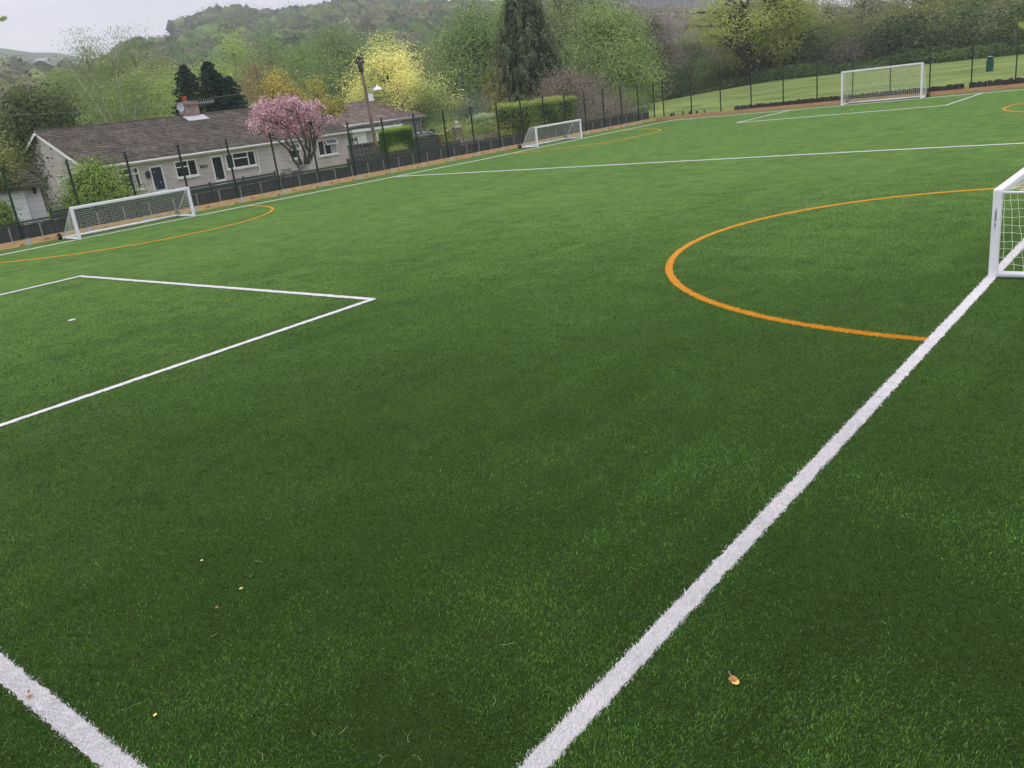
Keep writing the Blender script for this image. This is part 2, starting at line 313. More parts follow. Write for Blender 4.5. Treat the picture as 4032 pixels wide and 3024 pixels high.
def field(x, y):
    """gentle lie of the land near the pitch"""
    f = 0.30*sst((y-60.6)/1.5)+0.55*sst((y-62)/22)+0.6*sst((y-80)/60)
    f = f*sst((x+60)/18)
    g = -0.28
    inside = ((x > -33.9) & (y < 61.0))
    left = (x <= -33.0)
    z = np.where(left & (y < 60), g, f)
    k = sst((y-58)/8)
    z = np.where(left, g*(1-k)+np.maximum(f, g)*k, z)
    return np.where(inside, -0.35, z)
def ground_z(x, y):
    dx = x-CAM[0]; dy = y-CAM[1]; r = np.hypot(dx, dy); a = np.degrees(np.arctan2(-dx, dy)); h, _ = hill(r, a)
    return field(x, y)*np.clip(1-(r-200)/200, 0, 1)+h
def gz(x, y): return float(ground_z(np.array([float(x)]), np.array([float(y)]))[0])
rs = np.unique(np.concatenate([np.arange(0.5, 30, 3), np.arange(30, 80, 1.0), np.arange(80, 160, 4), np.arange(160, 900, 14), np.arange(900, 1400, 40), np.geomspace(1400, 2050, 20)]))
az_ = np.concatenate([np.arange(-60, -5, 3), np.arange(-5, 85, 0.6), np.arange(85, 300, 5)])
RR, AA = np.meshgrid(rs, az_, indexing='ij'); XX = CAM[0]-RR*np.sin(np.radians(AA)); YY = CAM[1]+RR*np.cos(np.radians(AA))
ZZ = ground_z(XX.ravel(), YY.ravel()).reshape(XX.shape)
nr, na = XX.shape; V = np.stack([XX, YY, ZZ], -1).reshape(-1, 3)
i, j = np.meshgrid(np.arange(nr-1), np.arange(na), indexing='ij'); j2 = (j+1) % na
F = np.stack([i*na+j, i*na+j2, (i+1)*na+j2, (i+1)*na+j], -1).reshape(-1, 4)
V = np.concatenate([V, [[CAM[0], CAM[1], -0.35]]]); jj = np.arange(na); F3 = np.stack([np.full(na, nr*na), (jj+1) % na, jj], -1)
gm = mat('meadow_grass', (0.135, 0.195, 0.045), (0.24, 0.31, 0.09), 0.12, 0.9, 0.6, 14, spec=0.1, detail=7, stretch=(1, 1, 1), lo=0.3, hi=0.7, bdist=0.05)
add_over(gm, 0.9, 0.6, (0.16, 0.215, 0.06), (0.35, 1.6, 1), 0.2); add_over(gm, 0.25, 0.5, (0.12, 0.18, 0.04), (1, 1, 1), 0.2); add_over(gm, 7, 0.72, (0.35, 0.34, 0.2), (1, 1, 1), 0.05)
rf = RR[:-1].ravel()[:len(F)]; far_ = np.repeat(rs[:-1], na) > 215
hm_ = mat('hill_pasture', (0.045, 0.075, 0.022), (0.10, 0.14, 0.045), 0.02, 0.95, 0, spec=0.03, detail=8, lo=0.3, hi=0.7)
add_over(hm_, 0.006, 0.5, (0.085, 0.08, 0.055), (1, 1, 1), 0.15)
hl = nmesh('hills', V, [(4, F[far_])], hm_, smooth=True); tag(hl, 'green and brown hills rising behind the houses', 'hills', kind='structure')
go = nmesh('grass_field', V, [(4, F[~far_]), (3, F3)], gm, smooth=True); tag(go, 'mown pale green grass field beyond the fences, rising to the hills', 'field', kind='structure')

# ------------------------------------------------------------------ pitch surface
def turf_material():
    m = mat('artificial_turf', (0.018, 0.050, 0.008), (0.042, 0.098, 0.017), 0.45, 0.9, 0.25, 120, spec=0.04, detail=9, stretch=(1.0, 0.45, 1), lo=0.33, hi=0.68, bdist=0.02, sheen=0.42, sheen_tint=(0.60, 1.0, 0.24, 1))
    nt = m.node_tree; nt.nodes['Principled BSDF'].inputs['Sheen Roughness'].default_value = 0.35
    add_over(m, 60, 0.55, (0.07, 0.14, 0.032), (1, 1, 1), 0.25)
    add_over(m, 1.1, 0.60, (0.018, 0.042, 0.012), (0.5, 1.0, 1), 0.22); add_over(m, 1.0, 0.55, (0.05, 0.11, 0.02), (2.6, 0.12, 1), 0.25); add_over(m, 0.32, 0.58, (0.062, 0.118, 0.028), (0.4, 1.6, 1), 0.2)
    p = nt.nodes['Principled BSDF']
    add_over(m, 2.3, 0.60, (0.014, 0.036, 0.008), (0.7, 1, 1), 0.1)
    t = nt.nodes.new('ShaderNodeTexCoord'); n = nt.nodes.new('ShaderNodeTexNoise'); n.inputs['Scale'].default_value = 1.5; n.inputs['Detail'].default_value = 10; n.inputs['Roughness'].default_value = 0.74
    nt.links.new(t.outputs['Object'], n.inputs['Vector'])
    r = nt.nodes.new('ShaderNodeMapRange'); r.inputs['From Min'].default_value = 0.33; r.inputs['From Max'].default_value = 0.67; r.inputs['To Min'].default_value = 0.25; r.inputs['To Max'].default_value = 0.60
    nt.links.new(n.outputs[0], r.inputs['Value'])
    # infill-dark base painted around the camera under the modelled blades, fading out with distance
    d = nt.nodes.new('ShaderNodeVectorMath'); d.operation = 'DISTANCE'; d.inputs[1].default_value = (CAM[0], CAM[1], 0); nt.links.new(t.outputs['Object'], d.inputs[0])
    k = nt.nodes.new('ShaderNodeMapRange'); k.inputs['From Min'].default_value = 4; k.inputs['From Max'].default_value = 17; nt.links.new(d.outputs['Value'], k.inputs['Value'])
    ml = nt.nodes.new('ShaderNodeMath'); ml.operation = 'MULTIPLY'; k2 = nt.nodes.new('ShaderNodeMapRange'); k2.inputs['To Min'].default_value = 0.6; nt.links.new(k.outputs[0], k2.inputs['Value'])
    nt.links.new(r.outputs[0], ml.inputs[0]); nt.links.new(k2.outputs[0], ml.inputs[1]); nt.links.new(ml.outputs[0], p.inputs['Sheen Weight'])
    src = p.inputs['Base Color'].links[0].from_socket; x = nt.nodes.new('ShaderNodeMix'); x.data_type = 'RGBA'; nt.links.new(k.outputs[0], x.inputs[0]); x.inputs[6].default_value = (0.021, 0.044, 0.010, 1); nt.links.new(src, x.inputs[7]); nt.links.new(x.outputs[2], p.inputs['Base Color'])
    return m
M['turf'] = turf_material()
b = MB(); nx, ny = 60, 80; xs = np.linspace(-33.0, 10, nx); ys = np.linspace(-9, 60.5, ny)
b.add([(x, y, 0) for x in xs for y in ys], [(i*ny+j, (i+1)*ny+j, (i+1)*ny+j+1, i*ny+j+1) for i in range(nx-1) for j in range(ny-1)])
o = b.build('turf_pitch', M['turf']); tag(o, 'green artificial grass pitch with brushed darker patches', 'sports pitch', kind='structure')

PL = 58.15; LW = 0.12; XM = -15.23; BH = 5.87; BD = 8.58
lines = []   # (name, label, material, list of points, width)
def arc(x0, yc, r, s, a0, a1, n=64):
    pts = []
    for k in range(n+1):
        t = a0+(a1-a0)*k/n; y = yc+r*math.sin(t)+(s if math.sin(t) > 0 else -s)*min(1, abs(math.sin(t))*6); pts.append((x0+r*math.cos(t), y))
    return pts
W_, O_ = 'w', 'o'
lines += [('touchline', 'wide white near touchline running away from the camera under the nearest goal', W_, [(0, -2.0+2), (0, 8.5), (0.0, 11.7), (0.02, 17), (0.0, 40), (0, PL)], 0.125),
          ('goal_line', 'white goal line crossing the bottom left corner', W_, [(-31, 0), (0, 0)], 0.13),
          ('far_touchline', 'thin white far touchline beside the wooden kickboard', W_, [(-31.05, 0), (-31.2, 10.5), (-31.04, 19.7), (-30.6, 29.3), (-30.3, 36), (-30.75, 50), (-30.6, 58.9)], 0.11),
          ('halfway_line', 'long thin white line crossing the pitch before the far half', W_, [(-30.6, 29.35), (-7.5, 29.08), (0, 28.8)], 0.11),
          ('far_goal_line', 'white line under the far goal along the far fence', W_, [(-30.6, 58.9), (-29.6, 58.62), (-24, 58.3), (-17.9, 58.05), (0, 58.1)], 0.11),
          ('penalty_box_line', 'white outline of the near penalty box on the left', W_, [(XM-BH, 0), (XM-BH, BD), (XM+BH, BD), (XM+BH, 0)], 0.115),
          ('far_penalty_box_line', 'white outline of the far penalty box before the far goal', W_, [(XM-BH, PL-0.05), (XM-BH, PL-BD-0.1), (XM+BH, PL-BD-0.1), (XM+BH, PL-0.05)], 0.11),
          ('goal_area_arc', 'thick orange half circle before the nearest goal on the right', O_, arc(0, 14.46, 5.73, 0, math.pi*0.5, math.pi*1.5), 0.125),
          ('left_goal_area_arc', 'yellow half circle before the small goal on the left', O_, arc(-31, 14.81, 5.83, 0, -math.pi/2, math.pi/2), 0.11),
          ('middle_goal_area_arc', 'yellow half circle before the small goal by the hedges', O_, arc(-30.8, 45.04, 5.54, 0.9, -math.pi/2, math.pi/2), 0.11),
          ('far_goal_area_arc', 'yellow arc at the right edge near the far penalty box', O_, arc(0, 44.8, 5.73, 0, math.pi*0.5, math.pi*1.5), 0.11)]
M['line_w'] = mat('white_turf_fibre', (0.66, 0.63, 0.66), (0.76, 0.74, 0.77), 30, 0.9, 0.8, 90, spec=0.1)
M['line_o'] = mat('orange_turf_fibre', (0.62, 0.26, 0.01), (0.75, 0.36, 0.03), 30, 0.9, 0.8, 90, spec=0.1)
line_objs = {}; SEG = []
for li, (nm, lab, k, pts, w) in enumerate(lines):
    P = [np.array(p, float) for p in pts]; D = []
    for a_, b_ in zip(P[:-1], P[1:]):
        L = np.linalg.norm(b_-a_); n = max(1, int(L/0.045)) if L > 1.5 else max(1, int(L/0.05))
        for q in range(n): D.append(a_+(b_-a_)*q/n)
        SEG.append((li, a_, b_, w))
    D.append(P[-1]); D = np.array(D); T = np.gradient(D, axis=0); T /= np.linalg.norm(T, axis=1)[:, None]; N = np.stack([-T[:, 1], T[:, 0]], 1)
    # mitre at sharp corners: keep plain offsets; ragged fibre edge
    ra = w/2+rng.normal(size=len(D))*0.007; rb = w/2+rng.normal(size=len(D))*0.007; z = 0.006+0.0012*li if k == 'w' else 0.002+0.0003*(li-7)
    Va = np.concatenate([D+N*ra[:, None], np.full((len(D), 1), z)], 1); Vb = np.concatenate([D-N*rb[:, None], np.full((len(D), 1), z)], 1)
    up_ = 0.013*np.clip((np.hypot(D[:, 0]-CAM[0], D[:, 1]-CAM[1])-9)/8, 0, 1)[:, None]   # the pile stands up; beyond the modelled blades the strip itself carries its height
    Vt1, Vt2 = Va.copy(), Vb.copy(); Vt1[:, :2] -= N*0.012; Vt2[:, :2] += N*0.012; Vt1[:, 2:] += up_; Vt2[:, 2:] += up_
    V = np.stack([Va, Vt1, Vt2, Vb], 1).reshape(-1, 3); n = len(D); kk = np.arange(n-1); F = np.concatenate([np.stack([4*kk+q, 4*kk+q+1, 4*kk+q+5, 4*kk+q+4], 1) for q in range(3)])
    line_objs[li] = (nm, lab, k, V, F)
def spot(px, i, lab):
    p = onz(px); b = MB(); b.prism([(p[0]+0.075*math.cos(t)*(1+0.1*math.sin(5*t)), p[1]+0.075*math.sin(t)) for t in np.linspace(0, 2*math.pi, 18)[:-1]], 0.002, 0.006+0.012*i, 'z')
    tag(b.build('penalty_spot', M['line_w']), lab, 'pitch marking', kind='structure')
spot((283, 1260), 0, 'small white penalty spot in the near penalty box'); spot((3352, 432), 1, 'small white penalty spot before the far goal')

# fibre blades: real little blades near the camera, thinning with distance
def make_blades():
    N = 1600000; r0, r1 = 2.4, 26.0
    # density ~ 1/(1+(r/4)^2), sampled through its cumulative curve
    g = np.linspace(r0, r1, 400); c = np.cumsum(g/(1+(g/5.0)**2)); c /= c[-1]
    r = np.interp(rng.random(N), c, g); a = np.radians(rng.uniform(-2, 96, N))
    P = np.stack([CAM[0]-r*np.sin(a), CAM[1]+r*np.cos(a)], 1)
    who = np.full(N, -1)
    for li, a_, b_, w in sorted(SEG, key=lambda q: lines[q[0]][2] == 'w'):
        d = b_-a_; L2 = d @ d
        t = np.clip(((P-a_) @ d)/L2, 0, 1); dd = np.linalg.norm(P-(a_+t[:, None]*d), axis=1)
        who[dd < w/2] = li
    def pn(x, y, s, ph=0): return np.sin(x*s+ph+1.7*np.sin(y*s*0.7+ph*2))*np.sin(y*s*1.13+ph*3+1.3*np.sin(x*s*0.83))
    patch = pn(P[:, 0], P[:, 1], 1.1)*0.5+pn(P[:, 0], P[:, 1], 2.7, 1.3)*0.3+pn(P[:, 0], P[:, 1], 6.1, 4.1)*0.2
    for (px, rr, k) in (((1650, 2960), 0.36, 1.3), ((3350, 2250), 0.4, 0.8), ((3850, 2550), 0.45, 0.9), ((1480, 2780), 0.22, 0.7)):   # places where the black infill lies bare
        q = onz(px); patch -= k*1.3*np.exp(-((P[:, 0]-q[0])**2+(P[:, 1]-q[1])**2)/(rr*rr))
    keep = (rng.random(N) < np.clip((26-r)/16, 0, 1)) & ((who >= 0) | (rng.random(N) < np.clip(0.86+0.3*patch, 0.3, 1))); P = P[keep]; r = r[keep]; who = who[keep]; patch = patch[keep]; N = len(P)
    ex = np.where(who >= 0)[0]; ex = np.concatenate([ex, ex]); P = np.concatenate([P, P[ex]+rng.normal(size=(len(ex), 2))*0.012]); r = np.concatenate([r, r[ex]]); who = np.concatenate([who, who[ex]]); patch = np.concatenate([patch, patch[ex]]); N = len(P)
    scale = 1+r/14
    h = rng.uniform(0.010, 0.020, N)*(1+0.12*np.clip(patch, -1, 1))*np.where(who >= 0, 1.0, 1); w = rng.uniform(0.0016, 0.003, N)*scale**1.3
    th = rng.uniform(0, 2*np.pi, N); lean = rng.uniform(0.3, 1.35, N)
    th = np.where(rng.random(N) < 0.45, 0.9+rng.normal(size=N)*0.6+patch*1.5, th)
    dx = np.cos(th)*np.tan(lean*0.8)*h; dy = np.sin(th)*np.tan(lean*0.8)*h; dl = np.hypot(dx, dy); f = np.minimum(1, 0.04/np.maximum(dl, 1e-6)); dx *= f; dy *= f
    sx = -np.sin(th)*w/2; sy = np.cos(th)*w/2
    z0 = np.zeros(N); jit = rng.uniform(-0.35, 0.35, (2, N)); bx, by = P[:, 0], P[:, 1]
    v0 = np.stack([bx-sx, by-sy, z0], 1); v1 = np.stack([bx+sx, by+sy, z0], 1)
    v2 = np.stack([bx+dx*0.45+sx*0.9, by+dy*0.45+sy*0.9, h*0.72], 1); v3 = np.stack([bx+dx*0.45-sx*0.9, by+dy*0.45-sy*0.9, h*0.72], 1)
    v4 = np.stack([bx+dx, by+dy, h*(1-0.15*lean)], 1)
    VV = np.stack([v0, v1, v2, v3, v4], 1)
    lum_ = np.interp(r, [3, 14], [0.5, 0.34])[:, None]; v_ = np.exp(rng.normal(size=(N, 1))*lum_)
    g1 = v_*vary((0.058, 0.128, 0.019), N, 0.02, 0.07)*(1+0.25*np.clip(patch, -1.2, 1))[:, None]
    st_ = 0.5*np.sin(P[:, 0]*5.3+0.35*np.sin(P[:, 1]*0.6))+0.5*np.sin(P[:, 0]*11.7+0.5*np.sin(P[:, 1]*0.9+1)+1.1)+0.35*np.sin(P[:, 0]*23+0.6*np.sin(P[:, 1]*1.3)); g1 *= (1+0.24*st_*np.clip(0.35+pn(P[:, 0], P[:, 1], 0.5, 2.2)*0.9, 0, 1))[:, None]   # brushing streaks left along the pitch
    pale = rng.random(N) < np.interp(r, [4, 12], [0.08, 0.0]); g1[pale] = vary((0.13, 0.25, 0.08), pale.sum(), 0.25)
    wc = vary((0.88, 0.86, 0.86), N, 0.07, 0.012); oc = vary((0.74, 0.33, 0.02), N, 0.12, 0.04)
    def emit(sel, C, name, base=None, m=M['blade'], lim=None):
        n = sel.sum(); V = VV[sel].reshape(-1, 3); k = np.arange(n)*5
        Q = np.stack([k, k+1, k+2, k+3], 1); T = np.stack([k+3, k+2, k+4], 1); return V, Q, T, np.repeat(C[sel], 5, 0)
    V, Q, T, C = emit(who < 0, g1, 'x'); o = nmesh('turf_blades', V, [(4, Q), (3, T)], M['blade'], None, C)
    tag(o, 'short green plastic grass blades of the pitch near the camera', 'grass', kind='stuff')
    for li, (nm, lab, k, SV, SF) in line_objs.items():
        sel = who == li; c0 = (0.80, 0.785, 0.785) if k == 'w' else (0.7, 0.31, 0.02)
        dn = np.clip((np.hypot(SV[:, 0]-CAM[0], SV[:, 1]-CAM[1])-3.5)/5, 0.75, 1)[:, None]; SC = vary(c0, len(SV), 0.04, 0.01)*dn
        if sel.any():
            V, Q, T, C = emit(sel, wc if k == 'w' else oc, nm); n0 = len(SV)
            o = nmesh(nm, np.concatenate([SV, V]), [(4, np.concatenate([SF, Q+n0])), (3, T+n0)], M['blade'], None, np.concatenate([SC, C]))
        else: o = nmesh(nm, SV, [(4, SF)], M['blade'], None, SC)
        tag(o, lab, 'pitch marking', kind='structure')
make_blades()

# ------------------------------------------------------------------ goals
def net_mesh(parent, w, H, t, B, cell, r, sag=0.03):
    """net behind a goal: top strip, sloping back, two sides. local x width, y back, z up"""
    b = MB(); rr = np.random.default_rng(int(w*100+H*10+B*7))
    def grid(f, nu, nv):
        P = [[np.array(f(i/nu, j/nv), float)+(rr.normal(size=3)*0.007 if 0 < i < nu and 0 < j < nv else 0) for j in range(nv+1)] for i in range(nu+1)]
        for i in range(nu+1): b.tube([P[i][j] for j in range(nv+1)], r, 3, False)
        for j in range(nv+1): b.tube([P[i][j] for i in range(nu+1)], r, 3, False)
    tz = H-0.05; Lb = math.hypot(B-t, tz-0.08); nb = max(3, round(Lb/cell)); nw = round(w/cell); nt = max(1, round(t/cell))
    def back(u, v):
        s = sag*math.sin(math.pi*v)*math.sin(math.pi*u); return (u*w, t+(B-t)*v+s*1.5, tz+(0.08-tz)*v-s*0.6)
    grid(back, nw, nb)
    if t > 0.05: grid(lambda u, v: (u*w, v*t, tz-0.02*math.sin(math.pi*u)*math.sin(math.pi*v)), nw, nt)
    for x in (0.0, w):
        nz_ = round(tz/cell); nd = max(2, round(B/cell))
        grid(lambda u, v, x=x: (x+(0.02*math.sin(math.pi*u)*math.sin(math.pi*v))*(1 if x else -1), u*(t+(B-t)*v), tz+(0.08-tz)*v), nd, nz_)
    return b.build('net', M['cord'], parent)
def make_goal(name, loc, rz, w, H, t, B, label, group, cr=0.0035, cell=0.12, near=False, twin=True):
    root = empty(name, loc, label, 'football goal', group, rz); s = 0.11; q = s/2
    for x in (0, w):
        b = MB(); b.box((x-q, -q, 0.0), (x+q, q, H-0.004)); b.build('post', M['white_paint'], root, 0.022)
    b = MB(); b.box((-q-0.002, -q-0.002, H-s), (w+q+0.002, q+0.002, H)); b.build('crossbar', M['white_paint'], root, 0.022)
    for x in (0, w):
        b = MB(); b.bar((x, q+0.001, 0.055), (x, B, 0.055), 0.1, 0.095, 8, True, math.pi/8); b.build('side_bar', M['white_paint'], root)
        b = MB(); b.tube([(x, q, H-0.055), (x, t, H-0.06), (x, t+(B-t)*0.5, (H-0.06+0.06)/2), (x, B, 0.1)], 0.02, 8); b.build('stanchion', M['white_paint'], root)
    b = MB(); b.bar((-0.05, B, 0.06), (w+0.05, B, 0.06), 0.12, 0.11, 8, True, math.pi/8); b.build('rear_bar', M['white_paint'], root)
    net_mesh(root, w, H, t, B, cell, cr)
    for x in (-0.1, w+0.1):
        for dy in ((0.1,) if not twin else (0.12, -0.22)):
            wh = MB(); wh.lathe([(0.02, -0.045), (0.11, -0.045), (0.13, -0.03), (0.13, 0.03), (0.11, 0.045), (0.02, 0.045)], (x, B+dy, 0.135), 18, axis='x')
            wo_ = wh.build('wheel', M['rubber'], root)
            hb = MB(); hb.lathe([(0.03, -0.052), (0.03, 0.052)], (x, B+dy, 0.135), 10, axis='x'); hb.build('hub', M['galv'], wo_)
            ax = MB(); ax.bar((x-0.06 if x > 0 else x, B+dy, 0.135), (x if x > 0 else x+0.06, B+dy, 0.135), 0.025, n=6); ax.build('axle', M['dark'], root)
    return root
gg = 'small five-a-side goals'
make_goal('football_goal', (-31.0, 13.11, 0), math.pi/2, 4.88, 1.24, 0.12, 1.35, 'low white wheeled goal with net in front of the house with blue door', gg, cr=0.0045, twin=False)
make_goal('football_goal', (-31.0, 42.11, 0), math.pi/2, 4.88, 1.24, 0.5, 1.25, 'low white wheeled goal with sloping net before the hedges', gg, cr=0.005, twin=False)
make_goal('tall_football_goal', (XM-2.46, PL, 0), 0, 4.88, 2.15, 0.45, 1.35, 'tall white goal with net at the far fence near the green bin', None, cr=0.006)
gn = make_goal('football_goal', (0.021, 16.66, 0), -math.pi/2, 4.88, 1.23, 0.75, 1.25, 'nearest low white goal cut off by the right edge of the photo', gg, cr=0.0035, near=True)
# printed lettering down the front post of the nearest goal
def letters():
    top, bot = 0.930, 0.745; txt = 'HARROD UK'; n = len(txt); grp = MB(); words = [grp]
    for i, ch in enumerate(txt):
        if ch == ' ': grp = MB(); words.append(grp); continue
        cu = bpy.data.curves.new('t', 'FONT'); cu.body = ch; cu.size = 0.031; cu.align_x = 'CENTER'; cu.extrude = 0.0006; cu.offset = 0.0009
        ob = bpy.data.objects.new('t', cu); col.objects.link(ob); dg = bpy.context.evaluated_depsgraph_get(); me = bpy.data.meshes.new_from_object(ob.evaluated_get(dg))
        z = top-(top-bot)*i/(n-1)-0.012
        grp.add([(0.018+v.co.x*1.15, 11.7235-v.co.z-0.0012, z+v.co.y) for v in me.vertices], [tuple(p.vertices) for p in me.polygons])
        bpy.data.objects.remove(ob); bpy.data.curves.remove(cu)
    for wd, lb_ in zip(words, ('dark blue HARROD letters stacked down the post', 'dark blue UK letters below on the post')):
        o = wd.build('lettering', M['navy']); o['label'] = lb_; o.parent = gn; o.matrix_parent_inverse = gn.matrix_world.inverted()
    for z in (0.962, 0.712):
        e = MB(); 
        for k in range(14):
            t0, t1 = 2*math.pi*k/14, 2*math.pi*(k+1)/14; e.bar((0.018+0.011*math.cos(t0), 11.7228, z+0.014*math.sin(t0)), (0.018+0.011*math.cos(t1), 11.7228, z+0.014*math.sin(t1)), 0.0022, n=4)
        for k in (-0.004, 0.0, 0.004): e.bar((0.012+k, 11.7228, z-0.008), (0.022+k, 11.7228, z+0.008), 0.0018, n=4)
        eo = e.build('emblem', M['greyprint']); eo['label'] = 'small grey shield outline on the post'
        eo.parent = gn; eo.matrix_parent_inverse = gn.matrix_world.inverted()
bpy.context.view_layer.update(); letters()

# ------------------------------------------------------------------ mesh sports fences
def sports_fence(name, P0, d, n, step, label, first=0, H=2.92, corner=None):
    """P0 start, d unit direction (x,y), n posts"""
    root = empty(name, (P0[0], P0[1], 0), label, 'fence'); ang = math.atan2(d[1], d[0]); root.rotation_euler = (0, 0, ang)
    post = None
    for k in range(n):
        x = k*step
        if post is None:
            b = MB(); b.box((-0.034, -0.034, -0.3), (0.034, 0.034, H)); b.box((-0.037, -0.037, H), (0.037, 0.037, H+0.012))
            for z in np.arange(0.35, H, 0.4): b.box((-0.02, -0.062, z-0.02), (0.02, -0.04, z+0.02))
            post = b.build('post', M['fence'], root)
        else:
            q = post.copy(); col.objects.link(q); q.parent = root; q.location = (x, 0, 0)
    pan = None
    for k in range(n-1):
        if pan is None:
            b = MB(); L = step-0.08
            for x in np.arange(0.04, step-0.03, 0.05): b.bar((x, -0.05, 0.12), (x, -0.05, H-0.02), 0.0055, n=3)
            for z in np.arange(0.15, H, 0.2):
                for y in (-0.056, -0.044): b.bar((0.03, y, z), (step-0.03, y, z), 0.0065, n=3)
            pan = b.build('mesh_panel', M['fence'], root)
        else:
            q = pan.copy(); col.objects.link(q); q.parent = root; q.location = (k*step, 0, 0)
    return root
SP = 2.425
nL = 23
# left side: last post at y=60.42; direction -y so the mesh side faces the pitch (local -y = +x)
sports_fence('mesh_fence', (-33.08, 60.42-SP*(nL-1)), (0, 1), nL, SP, 'tall dark green mesh fence along the far touchline before the houses')
sports_fence('mesh_fence', (-33.08+0.75, 60.55), (1, 0), 17, SP, 'tall dark green mesh fence behind the tall goal, before the grass field')
# kickboards
def kickboard(name, P0, d, length, mt, label, brackets, seg=2.4, h=0.235):
    root = empty(name, (P0[0], P0[1], 0), label, 'kickboard'); root.rotation_euler = (0, 0, math.atan2(d[1], d[0])); x = 0; proto = None
    while x < length-0.05:
        L = min(seg, length-x); b = MB(); b.box((0.002, -0.025, -0.05), (L-0.002, 0.025, h+rng.normal()*0.004)); o = b.build('board', mt, root); o.location = (x, 0, 0); x += seg
    for k in brackets:
        b = MB(); b.box((-0.075, -0.034, -0.02), (0.075, -0.0255, h-0.02)); b.box((-0.075, -0.034, h+0.02), (0.075, 0.02, h+0.026)); o = b.build('bracket', M['galv'], root); o.location = (k, 0, 0)
ys = 60.42-SP*(nL-1)
kickboard('wooden_kickboard', (-33.02, ys-1), (0, 1), 60.5-ys+1, M['softwood'], 'pale wooden kickboard with steel brackets along the far touchline', [1.12+SP*k for k in range(nL)])
kickboard('wooden_kickboard', (-33.0, 60.46), (1, 0), 40, M['softwood2'], 'orange brown wooden kickboard along the far fence', [], 2.425, 0.25)

# concrete-post board fence and slatted fence behind the left mesh
root = empty('board_fence', (-33.6, 0, 0), 'low grey board fence with pale posts behind the left mesh fence', 'fence')
y = 5.9
while y < 60.3:
    b = MB()
    for k in range(7):
        y0 = 0.04+k*0.156; b.box((-0.012, y0, -0.3), (0.012, y0+0.152, 0.72+rng.normal()*0.006))
    o = b.build('board_panel', M['board'], root); o.location = (0, y, 0)
    b = MB(); b.box((-0.012, -0.03, -0.3), (0.035, 0.03, 0.75)); o = b.build('concrete_post', M['conc'], root); o.location = (0, y, 0); y += 1.16
b = MB(); b.box((-0.05, 5.9, 0.735), (0.045, 60.3, 0.765)); b.build('capping', M['board'], root)
b = MB(); b.box((-0.11, 5.9, 0.80), (-0.02, 60.3, 0.87)); b.box((-0.105, 5.9, 0.3), (-0.06, 60.3, 0.36)); b.build('rail', M['slat'], root)
root = empty('slatted_fence', (-36.0, 0, -0.28), 'low dark green horizontal slat fence in front of the bungalows', 'fence')
for (y0, y1) in ((14.4, 26.0), (31.0, 40.5)):
    b = MB(); z = 0.1
    while z < 1.2: b.box((-0.012, y0, z), (0.012, y1, z+0.1)); z += 0.125
    b.build('slats', M['slat'], root)
    for y in np.arange(y0, y1+0.1, (y1-y0)/round((y1-y0)/1.8)):
        b = MB(); b.box((-0.07, y-0.045, -0.2), (-0.013, y+0.045, 1.27)); b.build('fence_post', M['slat'], root)
# timber stakes beyond the far fence
sb = MB(); sb.box((-0.06, -0.05, -0.2), (0.06, 0.05, 0.33)); st = None
stakes = [(390, 405), (424, 425), (523, 524), (592, 602), (612, 616), (672, 673), (757, 758)]
stl = ['thick dark timber stump nearest the fence corner', 'thin dark stake beside the thick corner stump', 'lone thin dark stake in the grass right of the corner', 'left one of a pair of short thick dark stumps', 'right one of a pair of short thick dark stumps', 'thin dark stake right of the pair of stumps', 'last short stake before the row of palings']
for k, (xa, xb) in enumerate(stakes):
    p = ony(c4((xa+xb)/2, 1240), 61.0); wd = [1.6, .7, .7, 1.1, 1.1, .9, .7][k]
    if st is None: st = sb.build('timber_stake', M['wood_dark']); o = st
    else: o = st.copy(); col.objects.link(o)
    o.location = (p[0], 61.0, 0.12+0.02*(k % 3)); o.scale = (wd, 1, 0.9+0.2*((k*37) % 5)/5); tag(o, stl[k], 'timber stake', 'timber stakes in the grass')
def palings(px0, px1, label, hh):
    x0 = ony(px0, 61.0)[0]; x1 = ony(px1, 61.0)[0]; b = MB(); x = x0
    while x < x1:
        w = rng.uniform(0.09, 0.16); b.box((x, 60.95+rng.normal()*0.012, 0), (x+w-0.008, 61.05, hh+rng.normal()*0.03)); x += w
    tag(b.build('timber_palings', M['wood_dark']), label, 'palings')
palings(c4(1085, 1180), c4(2212, 1090), 'row of short dark timber palings left of the tall goal', 0.5)
palings(c5(0, 1100), c5(1545, 950), 'row of short dark timber palings behind the tall goal', 0.52)
palings(c5(1615, 940), c5(2900, 860), 'row of short dark timber palings right of the gap, below the green bin', 0.55)

